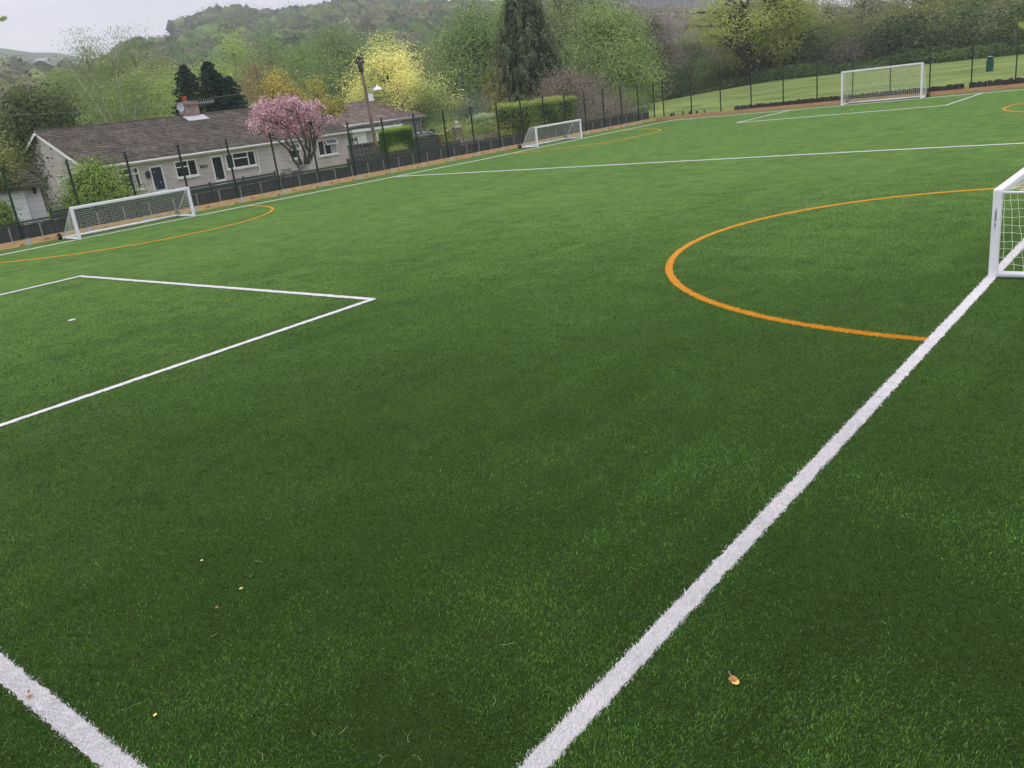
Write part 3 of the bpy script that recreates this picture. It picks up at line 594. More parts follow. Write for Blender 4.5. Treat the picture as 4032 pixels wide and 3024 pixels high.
# ------------------------------------------------------------------ bungalows
def yz(p, X): q = onx(p, X); return q[1], q[2]
def window(parent, X, y0, y1, z0, z1, mull=(), trans=(), curtain=(), opens=(), sill=True, name='window'):
    """window in a wall facing +x at plane X; mull = y positions, trans = (ya, yb, z) bars, curtain = (ya, yb)"""
    f = MB(); t = 0.07
    f.box((X, y0, z0), (X+0.05, y0+t, z1)); f.box((X, y1-t, z0), (X+0.05, y1, z1)); f.box((X, y0+t, z1-t), (X+0.05, y1-t, z1)); f.box((X, y0+t, z0), (X+0.05, y1-t, z0+t))
    for m in mull: f.box((X, m-0.035, z0+t), (X+0.045, m+0.035, z1-t))
    for (ya, yb, z) in trans: f.box((X, ya+0.036, z-0.035), (X+0.043, yb-0.036, z+0.035))
    fo = f.build(name, M['upvc'], parent)
    g = MB(); g.box((X-0.02, y0+t*0.5, z0+t*0.5), (X+0.012, y1-t*0.5, z1-t*0.5)); g.build('pane', M['glass'], fo)
    if sill: g = MB(); g.box((X, y0-0.05, z0-0.09), (X+0.13, y1+0.05, z0-0.002)); g.build('sill', M['upvc'], fo)
    for (ya, yb) in curtain:
        g = MB(); n = 14
        g.add([(X+0.016+0.006*(k % 2), ya+(yb-ya)*k/n, z) for z in (z0+t, z1-t-0.3*(z1-z0)*0) for k in range(n+1)], [(k, k+1, n+2+k, n+1+k) for k in range(n)]); g.build('curtain', M['curtain'], fo)
    for (ya, yb, zt, zb) in opens:      # top-hung vent swung outward
        g = MB()
        for (a_, b_) in (((X+0.05, ya, zt), (X+0.05, yb, zt)), ((X+0.05, ya, zt), (X+0.34, ya, zb)), ((X+0.05, yb, zt), (X+0.34, yb, zb)), ((X+0.34, ya-0.025, zb), (X+0.34, yb+0.025, zb))): g.bar(a_, b_, 0.055)
        v = g.build('open_vent', M['upvc'], fo)
        g = MB(); g.prism([(X+0.05, zt-0.01), (X+0.34, zb-0.01), (X+0.34, zb+0.01), (X+0.05, zt+0.01)], ya+0.03, yb-0.03, 'y'); g.build('pane', M['carglass'], v)
    return fo
def roof_slopes(parent, Xe, Xr, Xb, y0, y1, ze, zr, zb, m, courses=17, oh=0.3):
    """tiled gable roof: eave Xe (front), ridge Xr, back eave Xb; stepped courses on both slopes"""
    b = MB()
    for (xa, za) in ((Xe, ze), (Xb, zb)):
        dx = (Xr-xa)/courses; dz = (zr-za)/courses; L = math.hypot(dx, dz); nx_, nz_ = -dz/L*(1 if dx < 0 else -1), abs(dx)/L
        for k in range(courses):
            ax, az0 = xa+dx*(k-0.06), za+dz*(k-0.06); bx, bz = xa+dx*(k+1), za+dz*(k+1); t = 0.06
            ox, oz = (nx_*t*(1), nz_*t)
            poly = [(ax+ox*1.2, az0+oz*1.2), (bx+ox*0.15, bz+oz*0.15), (bx-ox, bz-oz), (ax-ox, az0-oz)]
            b.prism(poly, y0-oh+0.001*k, y1+oh-0.001*k, 'y')
    o = b.build('roof', m, parent)
    r = MB(); n = 7
    for s in range(int((y1-y0+2*oh)/0.45)):
        ya = y0-oh+s*0.45; pts = [(Xr+0.13*math.cos(t), zr-0.03+0.10*math.sin(t)) for t in np.linspace(0, math.pi, n)]; r.prism(pts, ya, ya+0.44, 'y')
    r.build('ridge_tiles', m, o); return o
X1 = -50.0; H1y0, H1y1 = 23.0, 43.15; Xr = -55.36; Xb = -60.7; ZE = 2.16; ZR = 4.66
h1 = empty('bungalow', (X1, 33, -0.28), 'long pinkish grey bungalow with brown lichened roof and blue glazed door', 'house'); h1.location = (0, 0, 0)
b = MB(); b.prism([(X1, -0.4), (X1, ZE-0.03), (Xr, ZR-0.09), (Xb, ZE-0.03), (Xb, -0.4)], H1y0, H1y1, 'y'); b.build('wall', M['wall1'], h1)
b = MB(); b.box((X1-0.05, H1y0-0.01, -0.4), (X1+0.03, H1y1+0.01, 0.0)); 
roof_slopes(h1, X1+0.35, Xr, Xb-0.35, H1y0, H1y1, ZE-0.02, ZR, ZE-0.02, M['roof1'])
b = MB(); b.box((X1+0.26, H1y0-0.3, ZE-0.16), (X1+0.30, H1y1+0.3, ZE-0.0)); b.box((X1+0.001, H1y0+0.0, ZE-0.16), (X1+0.26, H1y1, ZE-0.14)); b.build('fascia', M['upvc'], h1)
b = MB(); b.tube([(X1+0.36, H1y0-0.3, ZE-0.04), (X1+0.36, H1y1+0.3, ZE-0.07)], 0.055, 8); b.build('gutter', M['upvc'], h1)
b = MB(); s1 = (ZR-ZE)/(Xr-X1-0.35)
for (xa, xb_) in ((X1+0.35, Xr), (Xb-0.35, Xr)):
    b.prism([(xa, ZE-0.07), (xb_, ZR-0.07), (xb_, ZR-0.25), (xa, ZE-0.25)], H1y0-0.335, H1y0-0.302, 'y')
b.build('bargeboard', M['upvc'], h1)
window(h1, X1, 24.62, 25.95, 0.50, 1.84, trans=((24.62, 25.95, 1.45),), curtain=((25.35, 25.72),))
window(h1, X1, 28.43, 29.98, 0.77, 1.81, mull=(29.36,), trans=((28.43, 29.36, 1.42),))
window(h1, X1, 32.2, 34.57, 0.80, 1.81, mull=(32.78, 33.97), trans=((32.78, 33.97, 1.43),))
window(h1, X1, 37.5, 38.42, 0.80, 1.83, trans=((37.5, 38.42, 1.42),), opens=((37.56, 38.36, 1.80, 1.42),))
window(h1, X1, 40.1, 41.92, 0.69, 1.80, mull=(40.72,), trans=((40.72, 41.92, 1.42),), curtain=((41.3, 41.82),), opens=((40.8, 41.85, 1.77, 1.44),))
def door(parent, X, y0, y1, z0, z1, blue):
    f = MB(); t = 0.085
    f.box((X, y0, z0), (X+0.05, y0+t, z1)); f.box((X, y1-t, z0), (X+0.05, y1, z1)); f.box((X, y0+t, z1-t), (X+0.05, y1-t, z1)); zt = z0+0.52
    f.box((X, y0+t, z0), (X+0.035, y1-t, zt)); fo = f.build('door', M['upvc'], parent)
    g = MB(); g.box((X, y0+t+(0.03 if blue else 0.0), zt+0.002), (X+0.025, y1-t-(0.03 if blue else 0.0), z1-t-0.002)); g.build('door_glass', M['doorblue'] if blue else M['glass'], fo)
    g = MB(); g.bar((X+0.06, y0+t+0.03, zt+0.12), (X+0.06, y0+t+0.16, zt+0.12), 0.03); g.build('handle', M['silver'], fo)
    if blue:
        g = MB()
        for (yy, zz) in ((y0+0.3, z1-0.35), (y0+0.55, zt+0.45)):
            for k in range(4): a = k*math.pi/4; g.bar((X+0.03, yy-0.05*math.cos(a), zz-0.06*math.sin(a)), (X+0.03, yy+0.05*math.cos(a), zz+0.06*math.sin(a)), 0.012)
        g.build('glass_motif', M['lead'], fo)
        g = MB(); g.box((X+0.036, y0+0.28, zt-0.16), (X+0.045, y0+0.62, zt-0.08)); g.build('letter_slot', M['silver'], fo)
door(h1, X1, 26.68, 27.56, -0.27, 1.72, True); door(h1, X1, 31.1, 31.95, -0.27, 1.79, False)
b = MB(); b.box((X1+0.02, 26.38, 1.08), (X1+0.2, 26.6, 1.32)); b.prism([(26.33, 1.32), (26.65, 1.32), (26.49, 1.5)], X1+0.01, X1+0.22, 'x'); b.build('wall_lamp', M['dark'], h1)
b = MB(); b.box((X1+0.001, 30.22, 1.15), (X1+0.03, 30.78, 1.32)); so = b.build('name_sign', M['dark'], h1)
b = MB(); 
for k in range(7): b.box((X1+0.0305, 30.36+k*0.055, 1.2+0.004*k*0), (X1+0.033, 30.39+k*0.055, 1.27))
b.build('sign_lettering', M['greyprint'], so)
b = MB(); b.tube([(X1+0.36, 34.95, ZE-0.08), (X1+0.3, 34.95, ZE-0.22), (X1+0.06, 34.75, 1.85), (X1+0.06, 34.72, 0.25), (X1+0.3, 34.2, 0.02)], 0.04, 8); b.build('downpipe', M['upvc'], h1)
b = MB(); gy = H1y0
b.box((-54.65, gy-0.05, 1.5), (-54.6, gy, 1.9)); b.box((-53.7, gy-0.05, 1.5), (-53.65, gy, 1.9)); b.box((-54.6, gy-0.05, 1.85), (-53.7, gy, 1.9)); b.box((-54.6, gy-0.05, 1.5), (-53.7, gy, 1.56)); b.box((-54.65, gy-0.05, 0.8), (-54.58, gy, 1.499))
go_ = b.build('gable_window', M['upvc'], h1); b = MB(); b.box((-54.6, gy-0.02, 1.56), (-53.7, gy-0.004, 1.85)); b.build('pane', M['curtain'], go_)
b = MB(); b.box((-54.52, gy-0.004, 3.0), (-54.5, gy-0.001, 4.1)); b.box((-54.56, gy-0.03, 2.9), (-54.46, gy-0.001, 3.0)); b.build('cable', M['dark'], h1)
ch = MB(); ch.box((-55.75, 33.05, 4.2), (-54.9, 34.15, 5.33)); cho = ch.build('chimney', M['brickw'], h1)
b = MB(); b.box((-55.82, 32.98, 5.331), (-54.83, 34.22, 5.45)); b.box((-55.78, 33.02, 5.451), (-54.87, 34.18, 5.56)); b.build('chimney_cap', M['brickw'], cho)
b = MB(); b.lathe([(0.17, 0), (0.155, 0.32), (0.17, 0.33), (0.17, 0.37), (0.11, 0.37), (0.11, 0.3)], (-55.3, 33.42, 5.56), 14); b.build('chimney_pot', M['pot'], cho)
b = MB(); b.box((-55.1, 32.85, 4.30), (-54.5, 34.4, 4.62)) if False else b.prism([(-54.35, 4.24), (-54.35, 4.29), (-55.0, 4.62), (-55.0, 4.55)], 32.8, 34.45, 'y'); b.build('flashing', M['lead'], cho)
b = MB(); b.bar((-55.3, 34.22, 5.40), (-55.3, 35.75, 5.46), 0.03, n=6); b.bar((-55.3, 34.15, 5.0), (-55.3, 34.3, 5.42), 0.03)
for k in range(9): b.bar((-55.3, 34.45+k*0.155, 5.28+0.006*k), (-55.3, 34.45+k*0.155, 5.56+0.006*k), 0.018)
b.build('tv_aerial', M['galv'], cho)
b = MB(); b.lathe([(0.002, 0.0), (0.15, 0.015), (0.26, 0.06), (0.27, 0.06), (0.15, 0.0), (0.002, -0.015)], (-54.9, 32.7, 5.2), 16, axis='x'); b.bar((-54.95, 32.72, 5.15), (-54.95, 33.05, 5.15), 0.04); b.bar((-54.9, 32.7, 5.1), (-54.6, 32.62, 5.05), 0.02); b.build('satellite_dish', M['galv'], cho)

# second bungalow
X2 = -56.0; y0, y1 = 46.8, 57.4; XR2 = -60.4; XB2 = -64.8; ZE2 = 2.52; ZR2 = 4.34
h2 = empty('bungalow', (0, 0, 0), 'grey stone bungalow with red brown tiled roof behind the telegraph pole', 'house')
b = MB(); b.prism([(X2, -0.4), (X2, ZE2-0.03), (XR2, ZR2-0.09), (XB2, ZE2-0.03), (XB2, -0.4)], y0, y1, 'y'); b.build('wall', M['wall2'], h2)
roof_slopes(h2, X2+0.35, XR2, XB2-0.35, y0, y1, ZE2-0.02, ZR2, ZE2-0.02, M['roof2'], courses=14, oh=0.35)
b = MB(); b.box((X2+0.26, y0-0.35, ZE2-0.2), (X2+0.30, y1+0.35, ZE2-0.0)); b.box((X2+0.001, y0, ZE2-0.2), (X2+0.26, y1, ZE2-0.18)); b.build('fascia', M['lead'], h2)
b = MB(); b.tube([(X2+0.36, y0-0.35, ZE2-0.05), (X2+0.36, y1+0.35, ZE2-0.05)], 0.055, 8); b.build('gutter', M['upvc'], h2)
b = MB(); b.tube([(X2+0.36, y1-0.25, ZE2-0.08), (X2+0.3, y1-0.25, ZE2-0.2), (X2+0.06, y1-0.2, ZE2-0.5), (X2+0.06, y1-0.2, 0)], 0.045, 8); b.build('downpipe', M['upvc'], h2)
window(h2, X2, 52.0, 54.65, 1.0, 2.22, mull=(52.9, 53.9), trans=())
b = MB(); b.box((-61.2, 49.5, 3.8), (-60.2, 50.5, 5.15)); cho = b.build('chimney', M['block'], h2)
b = MB(); b.box((-61.27, 49.43, 5.151), (-60.13, 50.57, 5.27)); b.build('chimney_cap', M['block'], cho)
b = MB(); b.lathe([(0.15, 0), (0.13, 0.35), (0.15, 0.38), (0.1, 0.38)], (-60.7, 50.2, 5.27), 12); b.build('chimney_pot', M['lead'], cho)
b = MB(); b.prism([(-59.75, 4.06), (-59.75, 4.12), (-60.3, 4.36), (-60.3, 4.3)], 49.3, 50.7, 'y'); b.build('flashing', M['lead'], cho)
# flat-roofed garage block between the bungalows
g_ = empty('garage', (0, 0, 0), 'flat roofed garage with two white doors between the bungalows', 'garage')
b = MB(); b.box((-55.6, 43.6, -0.4), (-50.0, 48.6, 2.02)); b.build('wall', M['wall1'], g_)
b = MB(); b.box((-55.7, 43.5, 2.02), (-49.7, 48.75, 2.1)); b.build('flat_roof', M['lead'], g_)
b = MB(); b.box((-49.76, 43.45, 1.98), (-49.66, 48.8, 2.17)); b.build('fascia', M['upvc'], g_)
for (ya, yb) in ((43.62, 45.0), (45.75, 48.1)):
    b = MB(); b.box((-50.0, ya, -0.3), (-49.94, yb, 1.92))
    for z in np.arange(-0.1, 1.9, 0.25): b.box((-49.94, ya+0.05, z), (-49.93, yb-0.05, z+0.2))
    b.build('garage_door', M['upvc'], g_)
# garage at far left
XG = -38.0
g_ = empty('garage', (0, 0, 0), 'small white garage with mossy tiled roof and lantern at the left edge', 'garage')
b = MB(); b.prism([(XG, -0.4), (XG, 2.0), (XG-2.3, 2.95), (XG-4.6, 2.0), (XG-4.6, -0.4)], 10.4, 15.05, 'y'); b.build('wall', mat('white_render', (0.52, 0.51, 0.53), (0.6, 0.59, 0.61), 2, 0.9, 0.2, 30), g_)
roof_slopes(g_, XG+0.3, XG-2.3, XG-4.9, 10.4, 15.05, 1.98, 2.98, 1.98, M['mossroof'], courses=8, oh=0.2)
b = MB(); b.box((XG, 13.3, -0.3), (XG+0.03, 14.35, 1.8)); b.box((XG+0.031, 13.42, -0.3), (XG+0.04, 14.23, 1.68)); do = b.build('door', M['upvc'], g_)
b = MB(); b.box((XG+0.0, 14.35, -0.3), (XG+0.06, 14.43, 1.88)); b.box((XG+0.0, 13.22, 1.8), (XG+0.06, 14.35, 1.88)); b.build('door_frame', M['galv'], do)
q = onx(pa(480, 735), XG); b = MB(); b.lathe([(0.02, -0.16), (0.07, -0.12), (0.09, 0.06), (0.11, 0.07), (0.03, 0.15), (0.01, 0.2)], (XG+0.14, q[1], q[2]), 8, False); b.bar((XG, q[1], q[2]+0.1), (XG+0.14, q[1], q[2]+0.14), 0.02); b.build('lantern', M['dark'], g_)

# ------------------------------------------------------------------ gardens: walls, gates, pole, car
b = MB(); bx = -42.0; zb0 = -0.3
w = empty('block_wall', (0, 0, 0), 'grey pierced concrete block garden wall left of the clipped hedge', 'wall')
b = MB(); ya, yb = 36.25, 39.95
b.box((bx-0.1, ya, -0.4), (bx+0.1, yb, 0.45)); b.box((bx-0.12, ya, 1.36), (bx+0.12, yb, 1.44))
n = 12; s = (yb-ya)/n
for r_ in range(3):
    for k in range(n):
        a = ya+k*s; z = 0.45+r_*0.3033; cy, cz = a+s/2, z+0.1517
        b.box((bx-0.05, a, z), (bx+0.05, a+0.035, z+0.3033)); b.box((bx-0.05, a+s-0.035, z), (bx+0.05, a+s, z+0.3033)); b.box((bx-0.048, a, z), (bx+0.048, a+s, z+0.03)); b.box((bx-0.048, a, z+0.273), (bx+0.048, a+s, z+0.3033))
        b.bar((bx, a+0.03, z+0.03), (bx, a+s-0.03, z+0.27), 0.04); b.bar((bx, a+s-0.03, z+0.03), (bx, a+0.03, z+0.27), 0.04)
b.build('pierced_blocks', M['block'], w); b = MB(); b.box((bx-0.045, ya+0.01, 0.44), (bx-0.03, yb-0.01, 1.37)); b.build('added_dark_backing', M['board'], w)  # added dark sheet behind the blocks, standing in for shade in the holes
# wrought gate in front of the white garage door
b = MB(); q0 = onx(ph(65, 335), -44); q1 = onx(ph(190, 315), -44)
for k in range(7): y = q0[1]+(q1[1]-q0[1])*k/6; b.bar((-44, y, 0.3), (-44, y, 1.75+0.12*abs(k-3)/3), 0.02 if k < 6 else 0.045)
b.bar((-44, q0[1], 1.6), (-44, q1[1], 1.6), 0.03); b.bar((-44, q0[1], 0.5), (-44, q1[1], 0.5), 0.03)
for k in range(3): y = q0[1]+(q1[1]-q0[1])*(k*2+1)/6; b.lathe([(0.07, -0.01), (0.09, 0), (0.07, 0.01)], (-44, y, 1.7), 10, axis='x')
tag(b.build('wrought_iron_gate', M['dark']), 'thin dark wrought iron gate before the white garage door', 'gate')
# solid dark fence panel with brown post
sf = empty('solid_fence_panel', (0, 0, 0), 'solid dark green boarded fence panel with brown post, before the parked car', 'fence')
b = MB()
for k in range(8): b.box((-37.02, 37.3, -0.2+k*0.2), (-36.98, 39.6, -0.2+k*0.2+0.185)) 
b.box((-37.03, 37.3, 1.4), (-36.97, 39.6, 1.46)); b.build('boards', M['slat'], sf)
b = MB(); b.box((-37.1, 39.6, -0.3), (-36.9, 39.82, 1.27)); b.build('fence_post', M['brownpost'], sf)
# gateway with stone piers
gp = empty('stone_gate_pier', (-40, 44.75, -0.28), 'round capped tan stone gate pier with a ball on top', 'gate pier')
b = MB(); b.lathe([(0.36, 0), (0.36, 0.15), (0.33, 0.2), (0.33, 1.75), (0.37, 1.78), (0.37, 1.88), (0.28, 1.97), (0.1, 2.02)], (0, 0, 0), 14); b.build('pier', M['stone'], gp)
b = MB(); b.lathe([(0.02, -0.155), (0.09, -0.13), (0.15, -0.05), (0.15, 0.05), (0.09, 0.13), (0.02, 0.155)], (0, 0, 2.15), 14); b.build('ball', M['lead'], gp)
b = MB(); b.box((-40.25, 41.15, -0.3), (-39.8, 41.6, 1.4)); b.box((-40.3, 41.1, 1.4), (-39.75, 41.65, 1.48)); tag(b.build('small_gate_pier', M['stone']), 'small square tan stone gate pier beside the grey bungalow', 'gate pier')
ga = empty('ornate_metal_gate', (0, 0, 0), 'black metal double gate with pale arrow heads before the parked car', 'gate')
def gate_top(t): return 1.33+0.42*(2*t-1)**2
b = MB(); hd = MB(); n = 26; Y0, Y1 = 41.66, 44.38
for k in range(n+1):
    t = k/n; y = Y0+(Y1-Y0)*t; b.bar((-40, y, -0.15), (-40, y, gate_top(t)-0.06), 0.016)
    for z in (gate_top(t), 0.62):
        if z < 1: b.bar((-39.97, y, 0.1), (-39.97, y, 0.55), 0.012)
        hd.lathe([(0.004, -0.07), (0.024, -0.045), (0.002, 0.05)], (-40 if z > 1 else -39.97, y, z), 6, False)
for z in (-0.05, 0.45): b.bar((-40, Y0, z), (-40, Y1, z), 0.035)
b.tube([(-40, Y0+(Y1-Y0)*k/20, gate_top(k/20)-0.13) for k in range(21)], 0.02, 6); b.build('bars', M['dark'], ga); hd.build('arrow_heads', M['silver'], ga)
# stone wall right of the pier
b = MB(); q = [onx(ph(1745, 398), -40), onx(ph(2212, 345), -40), onx(c3(820, 1163), -40)]
ywall = np.linspace(45.1, 56.5, 24); top = [float(np.interp(y, [q[0][1], q[1][1], q[2][1]], [0.80, 0.72, 0.70]))+rng.normal()*0.012 for y in ywall]
for k in range(len(ywall)-1): b.box((-40.2-rng.random()*0.02, ywall[k]+0.002, -0.4), (-39.8+rng.random()*0.02, ywall[k+1]-0.002, top[k]))
tag(b.build('low_stone_wall', block_mat('rubble_stone', (0.2, 0.17, 0.14), (0.32, 0.28, 0.23), (0.6, 0.6, 0.6), 0.4, 0.2)), 'low brown stone garden wall right of the ball topped pier', 'wall')
# low piers at the foot of the cherry tree
for (pl_, pr, pt, lab) in ((pe(915, 1350), pe(1010, 1340), pe(960, 1300), 'small capped stone pier left of the cherry trunk'), (pe(1215, 1340), pe(1290, 1330), pe(1250, 1240), 'taller capped stone pier beside the cherry trunk')):
    a = onx(pl_, -37); c = onx(pr, -37); t = onx(pt, -37); b = MB(); b.box((-37.25, a[1], -0.3), (-36.95, c[1], t[2]-0.05)); b.box((-37.3, a[1]-0.05, t[2]-0.05), (-36.9, c[1]+0.05, t[2]+0.01))
    tag(b.build('garden_pier', M['conc']), lab, 'garden pier')
a = onx(pe(860, 1400), -37.1); c = onx(pe(1215, 1340), -37.1)
b = MB(); b.box((-37.2, a[1], -0.3), (-37.02, c[1], 0.78)); tag(b.build('low_garden_wall', M['block']), 'low grey garden wall between the two small piers', 'wall')

# telegraph pole with street lamp
tp = empty('telegraph_pole', (-38, 35.06, -0.28), 'leaning wooden telegraph pole carrying a white street lamp', 'utility pole')
zt = 6.35+0.28
b = MB(); b.tube([(0, 0.02, 0), (0, 0, 2), (0, -0.1, 4.5), (0, -0.16, zt)], [0.125, 0.11, 0.095, 0.08], 12); b.build('pole', M['pole'], tp)
b = MB(); b.box((-0.1, -0.42, zt-0.28), (0.1, 0.12, zt-0.16)); b.box((-0.11, -0.27, zt-0.75), (0.11, -0.04, zt-0.3)); b.lathe([(0.12, 0), (0.13, 0.1), (0.05, 0.14)], (0, -0.18, zt-0.02), 10)
for dy in (-0.38, -0.12, 0.08): b.lathe([(0.03, 0), (0.05, 0.05), (0.03, 0.1), (0.045, 0.15), (0.02, 0.18)], (0, dy-0.02, zt-0.16), 8)
b.build('pole_head', M['bark_dark'], tp)
b = MB(); b.tube([(0, -0.1, 4.86), (0, 0.3, 4.88), (0, 0.78, 4.9), (0, 0.84, 4.96)], 0.022, 8); b.tube([(0, -0.1, 4.5), (0, 0.4, 4.87)], 0.014, 6); b.build('lamp_arm', M['galv'], tp)
lamp = MB(); lamp.lathe([(0.31, 0.0), (0.31, 0.03), (0.27, 0.11), (0.16, 0.18), (0.06, 0.2), (0.05, 0.3), (0.02, 0.31)], (0, 0.87, 4.78), 18); lamp.build('lamp_shade', M['white_paint'], tp)
b = MB(); b.box((0.12, -0.08, 4.2), (0.3, 0.18, 4.62)); b.box((0.3, -0.02, 4.25), (0.305, 0.0, 4.57)); b.build('junction_box', M['upvc'], tp)
b = MB(); b.box((0.13, -0.08, 1.77), (0.15, 0.06, 2.15)); b.box((0.13, -0.05, 1.55), (0.15, 0.05, 1.73)); b.build('warning_plate', M['yellow'], tp)
b = MB(); b.tube([(0.14, -0.02, 0), (0.13, -0.03, 2.3), (0.12, -0.1, 4.2)], 0.03, 6); b.tube([(0.12, -0.12, 4.6), (0.1, -0.14, zt-0.3)], 0.018, 6); b.build('cable_cover', M['pole'], tp)
# guy cable and overhead wire
b = MB(); b.tube([(-38.05, 34.9, 6.0), (-45, 38.6, 3.9), (-58, 45.6, 0.2)], 0.008, 5); tag(b.build('stay_wire', M['dark']), 'thin stay wire slanting down behind the telegraph pole', 'wire')
pw = [(1408, 250), (1300, 282), (1150, 325), (937, 370), (776, 394), (560, 420), (360, 437), (150, 449), (-60, 460)]
b = MB(); pts = [onx(p, -38.0) for p in pw]; b.tube(pts+[pts[-1]+(pts[-1]-pts[-2])*6], 0.006, 5); tag(b.build('overhead_wire', M['conc']), 'thin overhead wire running left from the telegraph pole', 'wire')

# parked car beyond the gate, seen from the rear
car = empty('parked_car', (-47.6, 50.95, -0.28), 'dark blue car with pale rear window behind the ornate gate', 'car')
W = 0.88
prof = [(0.0, 0.35), (0.02, 0.8), (0.06, 1.0), (0.30, 1.08), (-0.0, 1.08)]
def carbody(sec, name, m, par, half):
    b = MB(); ns = len(sec[0][1])
    vs = [];
    for x, s_ in sec:
        for (y, z) in s_: vs.append((x, y, z))
    fs = []
    for i in range(len(sec)-1):
        for k in range(ns): fs.append((i*ns+k, i*ns+(k+1) % ns, (i+1)*ns+(k+1) % ns, (i+1)*ns+k))
    fs.append(tuple(range(ns))); fs.append(tuple((len(sec)-1)*ns+k for k in range(ns))[::-1]); b.add(vs, fs, False); return b.build(name, m, par, 0.02)
def csec(w, z0, z1, tuck=0.06): return [(-w+tuck, z0), (w-tuck, z0), (w, z0+0.2), (w, z1-0.12), (w-tuck, z1), (-w+tuck, z1), (-w, z1-0.12), (-w, z0+0.2)]
bo = carbody([(0.0, csec(0.84, 0.32, 0.95)), (-0.12, csec(0.88, 0.25, 1.0)), (-1.0, csec(0.9, 0.22, 1.0)), (-3.0, csec(0.9, 0.22, 1.0)), (-4.1, csec(0.86, 0.25, 0.88)), (-4.35, csec(0.78, 0.32, 0.7))], 'body', M['car'], car, 0)
carbody([(-0.15, csec(0.78, 0.98, 1.06, 0.02)), (-0.5, csec(0.72, 0.98, 1.58, 0.12)), (-1.3, csec(0.74, 0.98, 1.66, 0.14)), (-2.2, csec(0.74, 0.98, 1.62, 0.14)), (-3.1, csec(0.78, 0.98, 1.04, 0.02))], 'cabin', M['carglass'], car, 0)
b = MB(); b.box((-2.25, -0.62, 1.645), (-0.55, 0.62, 1.68)); b.build('car_roof', M['car'], car)
for s in (-1, 1):
    b = MB(); b.bar((-0.12, s*0.79, 1.0), (-0.5, s*0.66, 1.62), 0.09); b.bar((-1.5, s*0.86, 1.0), (-1.5, s*0.68, 1.64), 0.08); b.build('pillar', M['car'], car)
    b = MB(); b.box((-0.06, s*0.5 if s > 0 else -0.82, 0.72), (0.035, 0.82 if s > 0 else -0.5, 0.9)); b.build('tail_light', M['red'], car)
b = MB(); b.box((0.0, -0.26, 0.6), (0.02, 0.26, 0.71)); b.build('number_plate', M['yellow'], car)
for x in (-0.85, -3.45):
    for s in (-1, 1):
        b = MB(); b.lathe([(0.2, -0.1), (0.31, -0.1), (0.33, -0.05), (0.33, 0.05), (0.31, 0.1), (0.2, 0.1)], (x, s*0.82, 0.33), 18, axis='y'); wo_ = b.build('wheel', M['rubber'], car)
        b = MB(); b.lathe([(0.02, -0.09), (0.2, -0.085), (0.2, 0.085), (0.02, 0.09)], (x, s*0.825, 0.33), 14, axis='y'); b.build('rim', M['galv'], wo_)

# pale metal barrier beyond the corner
b = MB(); q = [onx(c3(1580, 972), -36), onx(c3(1870, 950), -36)]
for z in (0.35, 0.7, 1.08): b.bar((-36, q[0][1], z), (-36, q[1][1], z), 0.04, n=6)
for t in (0, 0.33, 0.66, 1): y = q[0][1]+(q[1][1]-q[0][1])*t; b.bar((-36, y, -0.3), (-36, y, 1.1), 0.05, n=6)
tag(b.build('metal_field_gate', M['galv']), 'pale galvanised field gate just beyond the fence corner', 'gate')

# litter bin on the field
Yb = 75.0; q = ony(c5(1838, 752), Yb); zb = gz(q[0], Yb)
lb = empty('litter_bin', (q[0], Yb, zb-0.02), 'dark green litter bin standing in the field behind the fence', 'litter bin')
b = MB(); b.lathe([(0.23, 0), (0.25, 0.03), (0.26, 0.1), (0.255, 0.8), (0.27, 0.82), (0.27, 0.86), (0.2, 0.87)], (0, 0, 0), 20); b.lathe([(0.265, 0.12), (0.27, 0.14), (0.265, 0.16)], (0, 0, 0), 20); b.build('body', M['bin'], lb)
b = MB(); b.lathe([(0.19, 0.86), (0.2, 1.04), (0.18, 1.04)], (0, 0, 0), 20); b.build('neck', M['dark'], lb)
b = MB(); b.lathe([(0.24, 1.0), (0.26, 1.02), (0.25, 1.07), (0.1, 1.09)], (0, 0, 0), 20); b.build('lid', M['palegreen'] if False else M['bin'], lb)
b = MB(); b.lathe([(0.2, 1.075), (0.18, 1.1), (0.05, 1.11)], (0, 0, 0), 20); b.build('lid_top', M['palegreen'], lb)

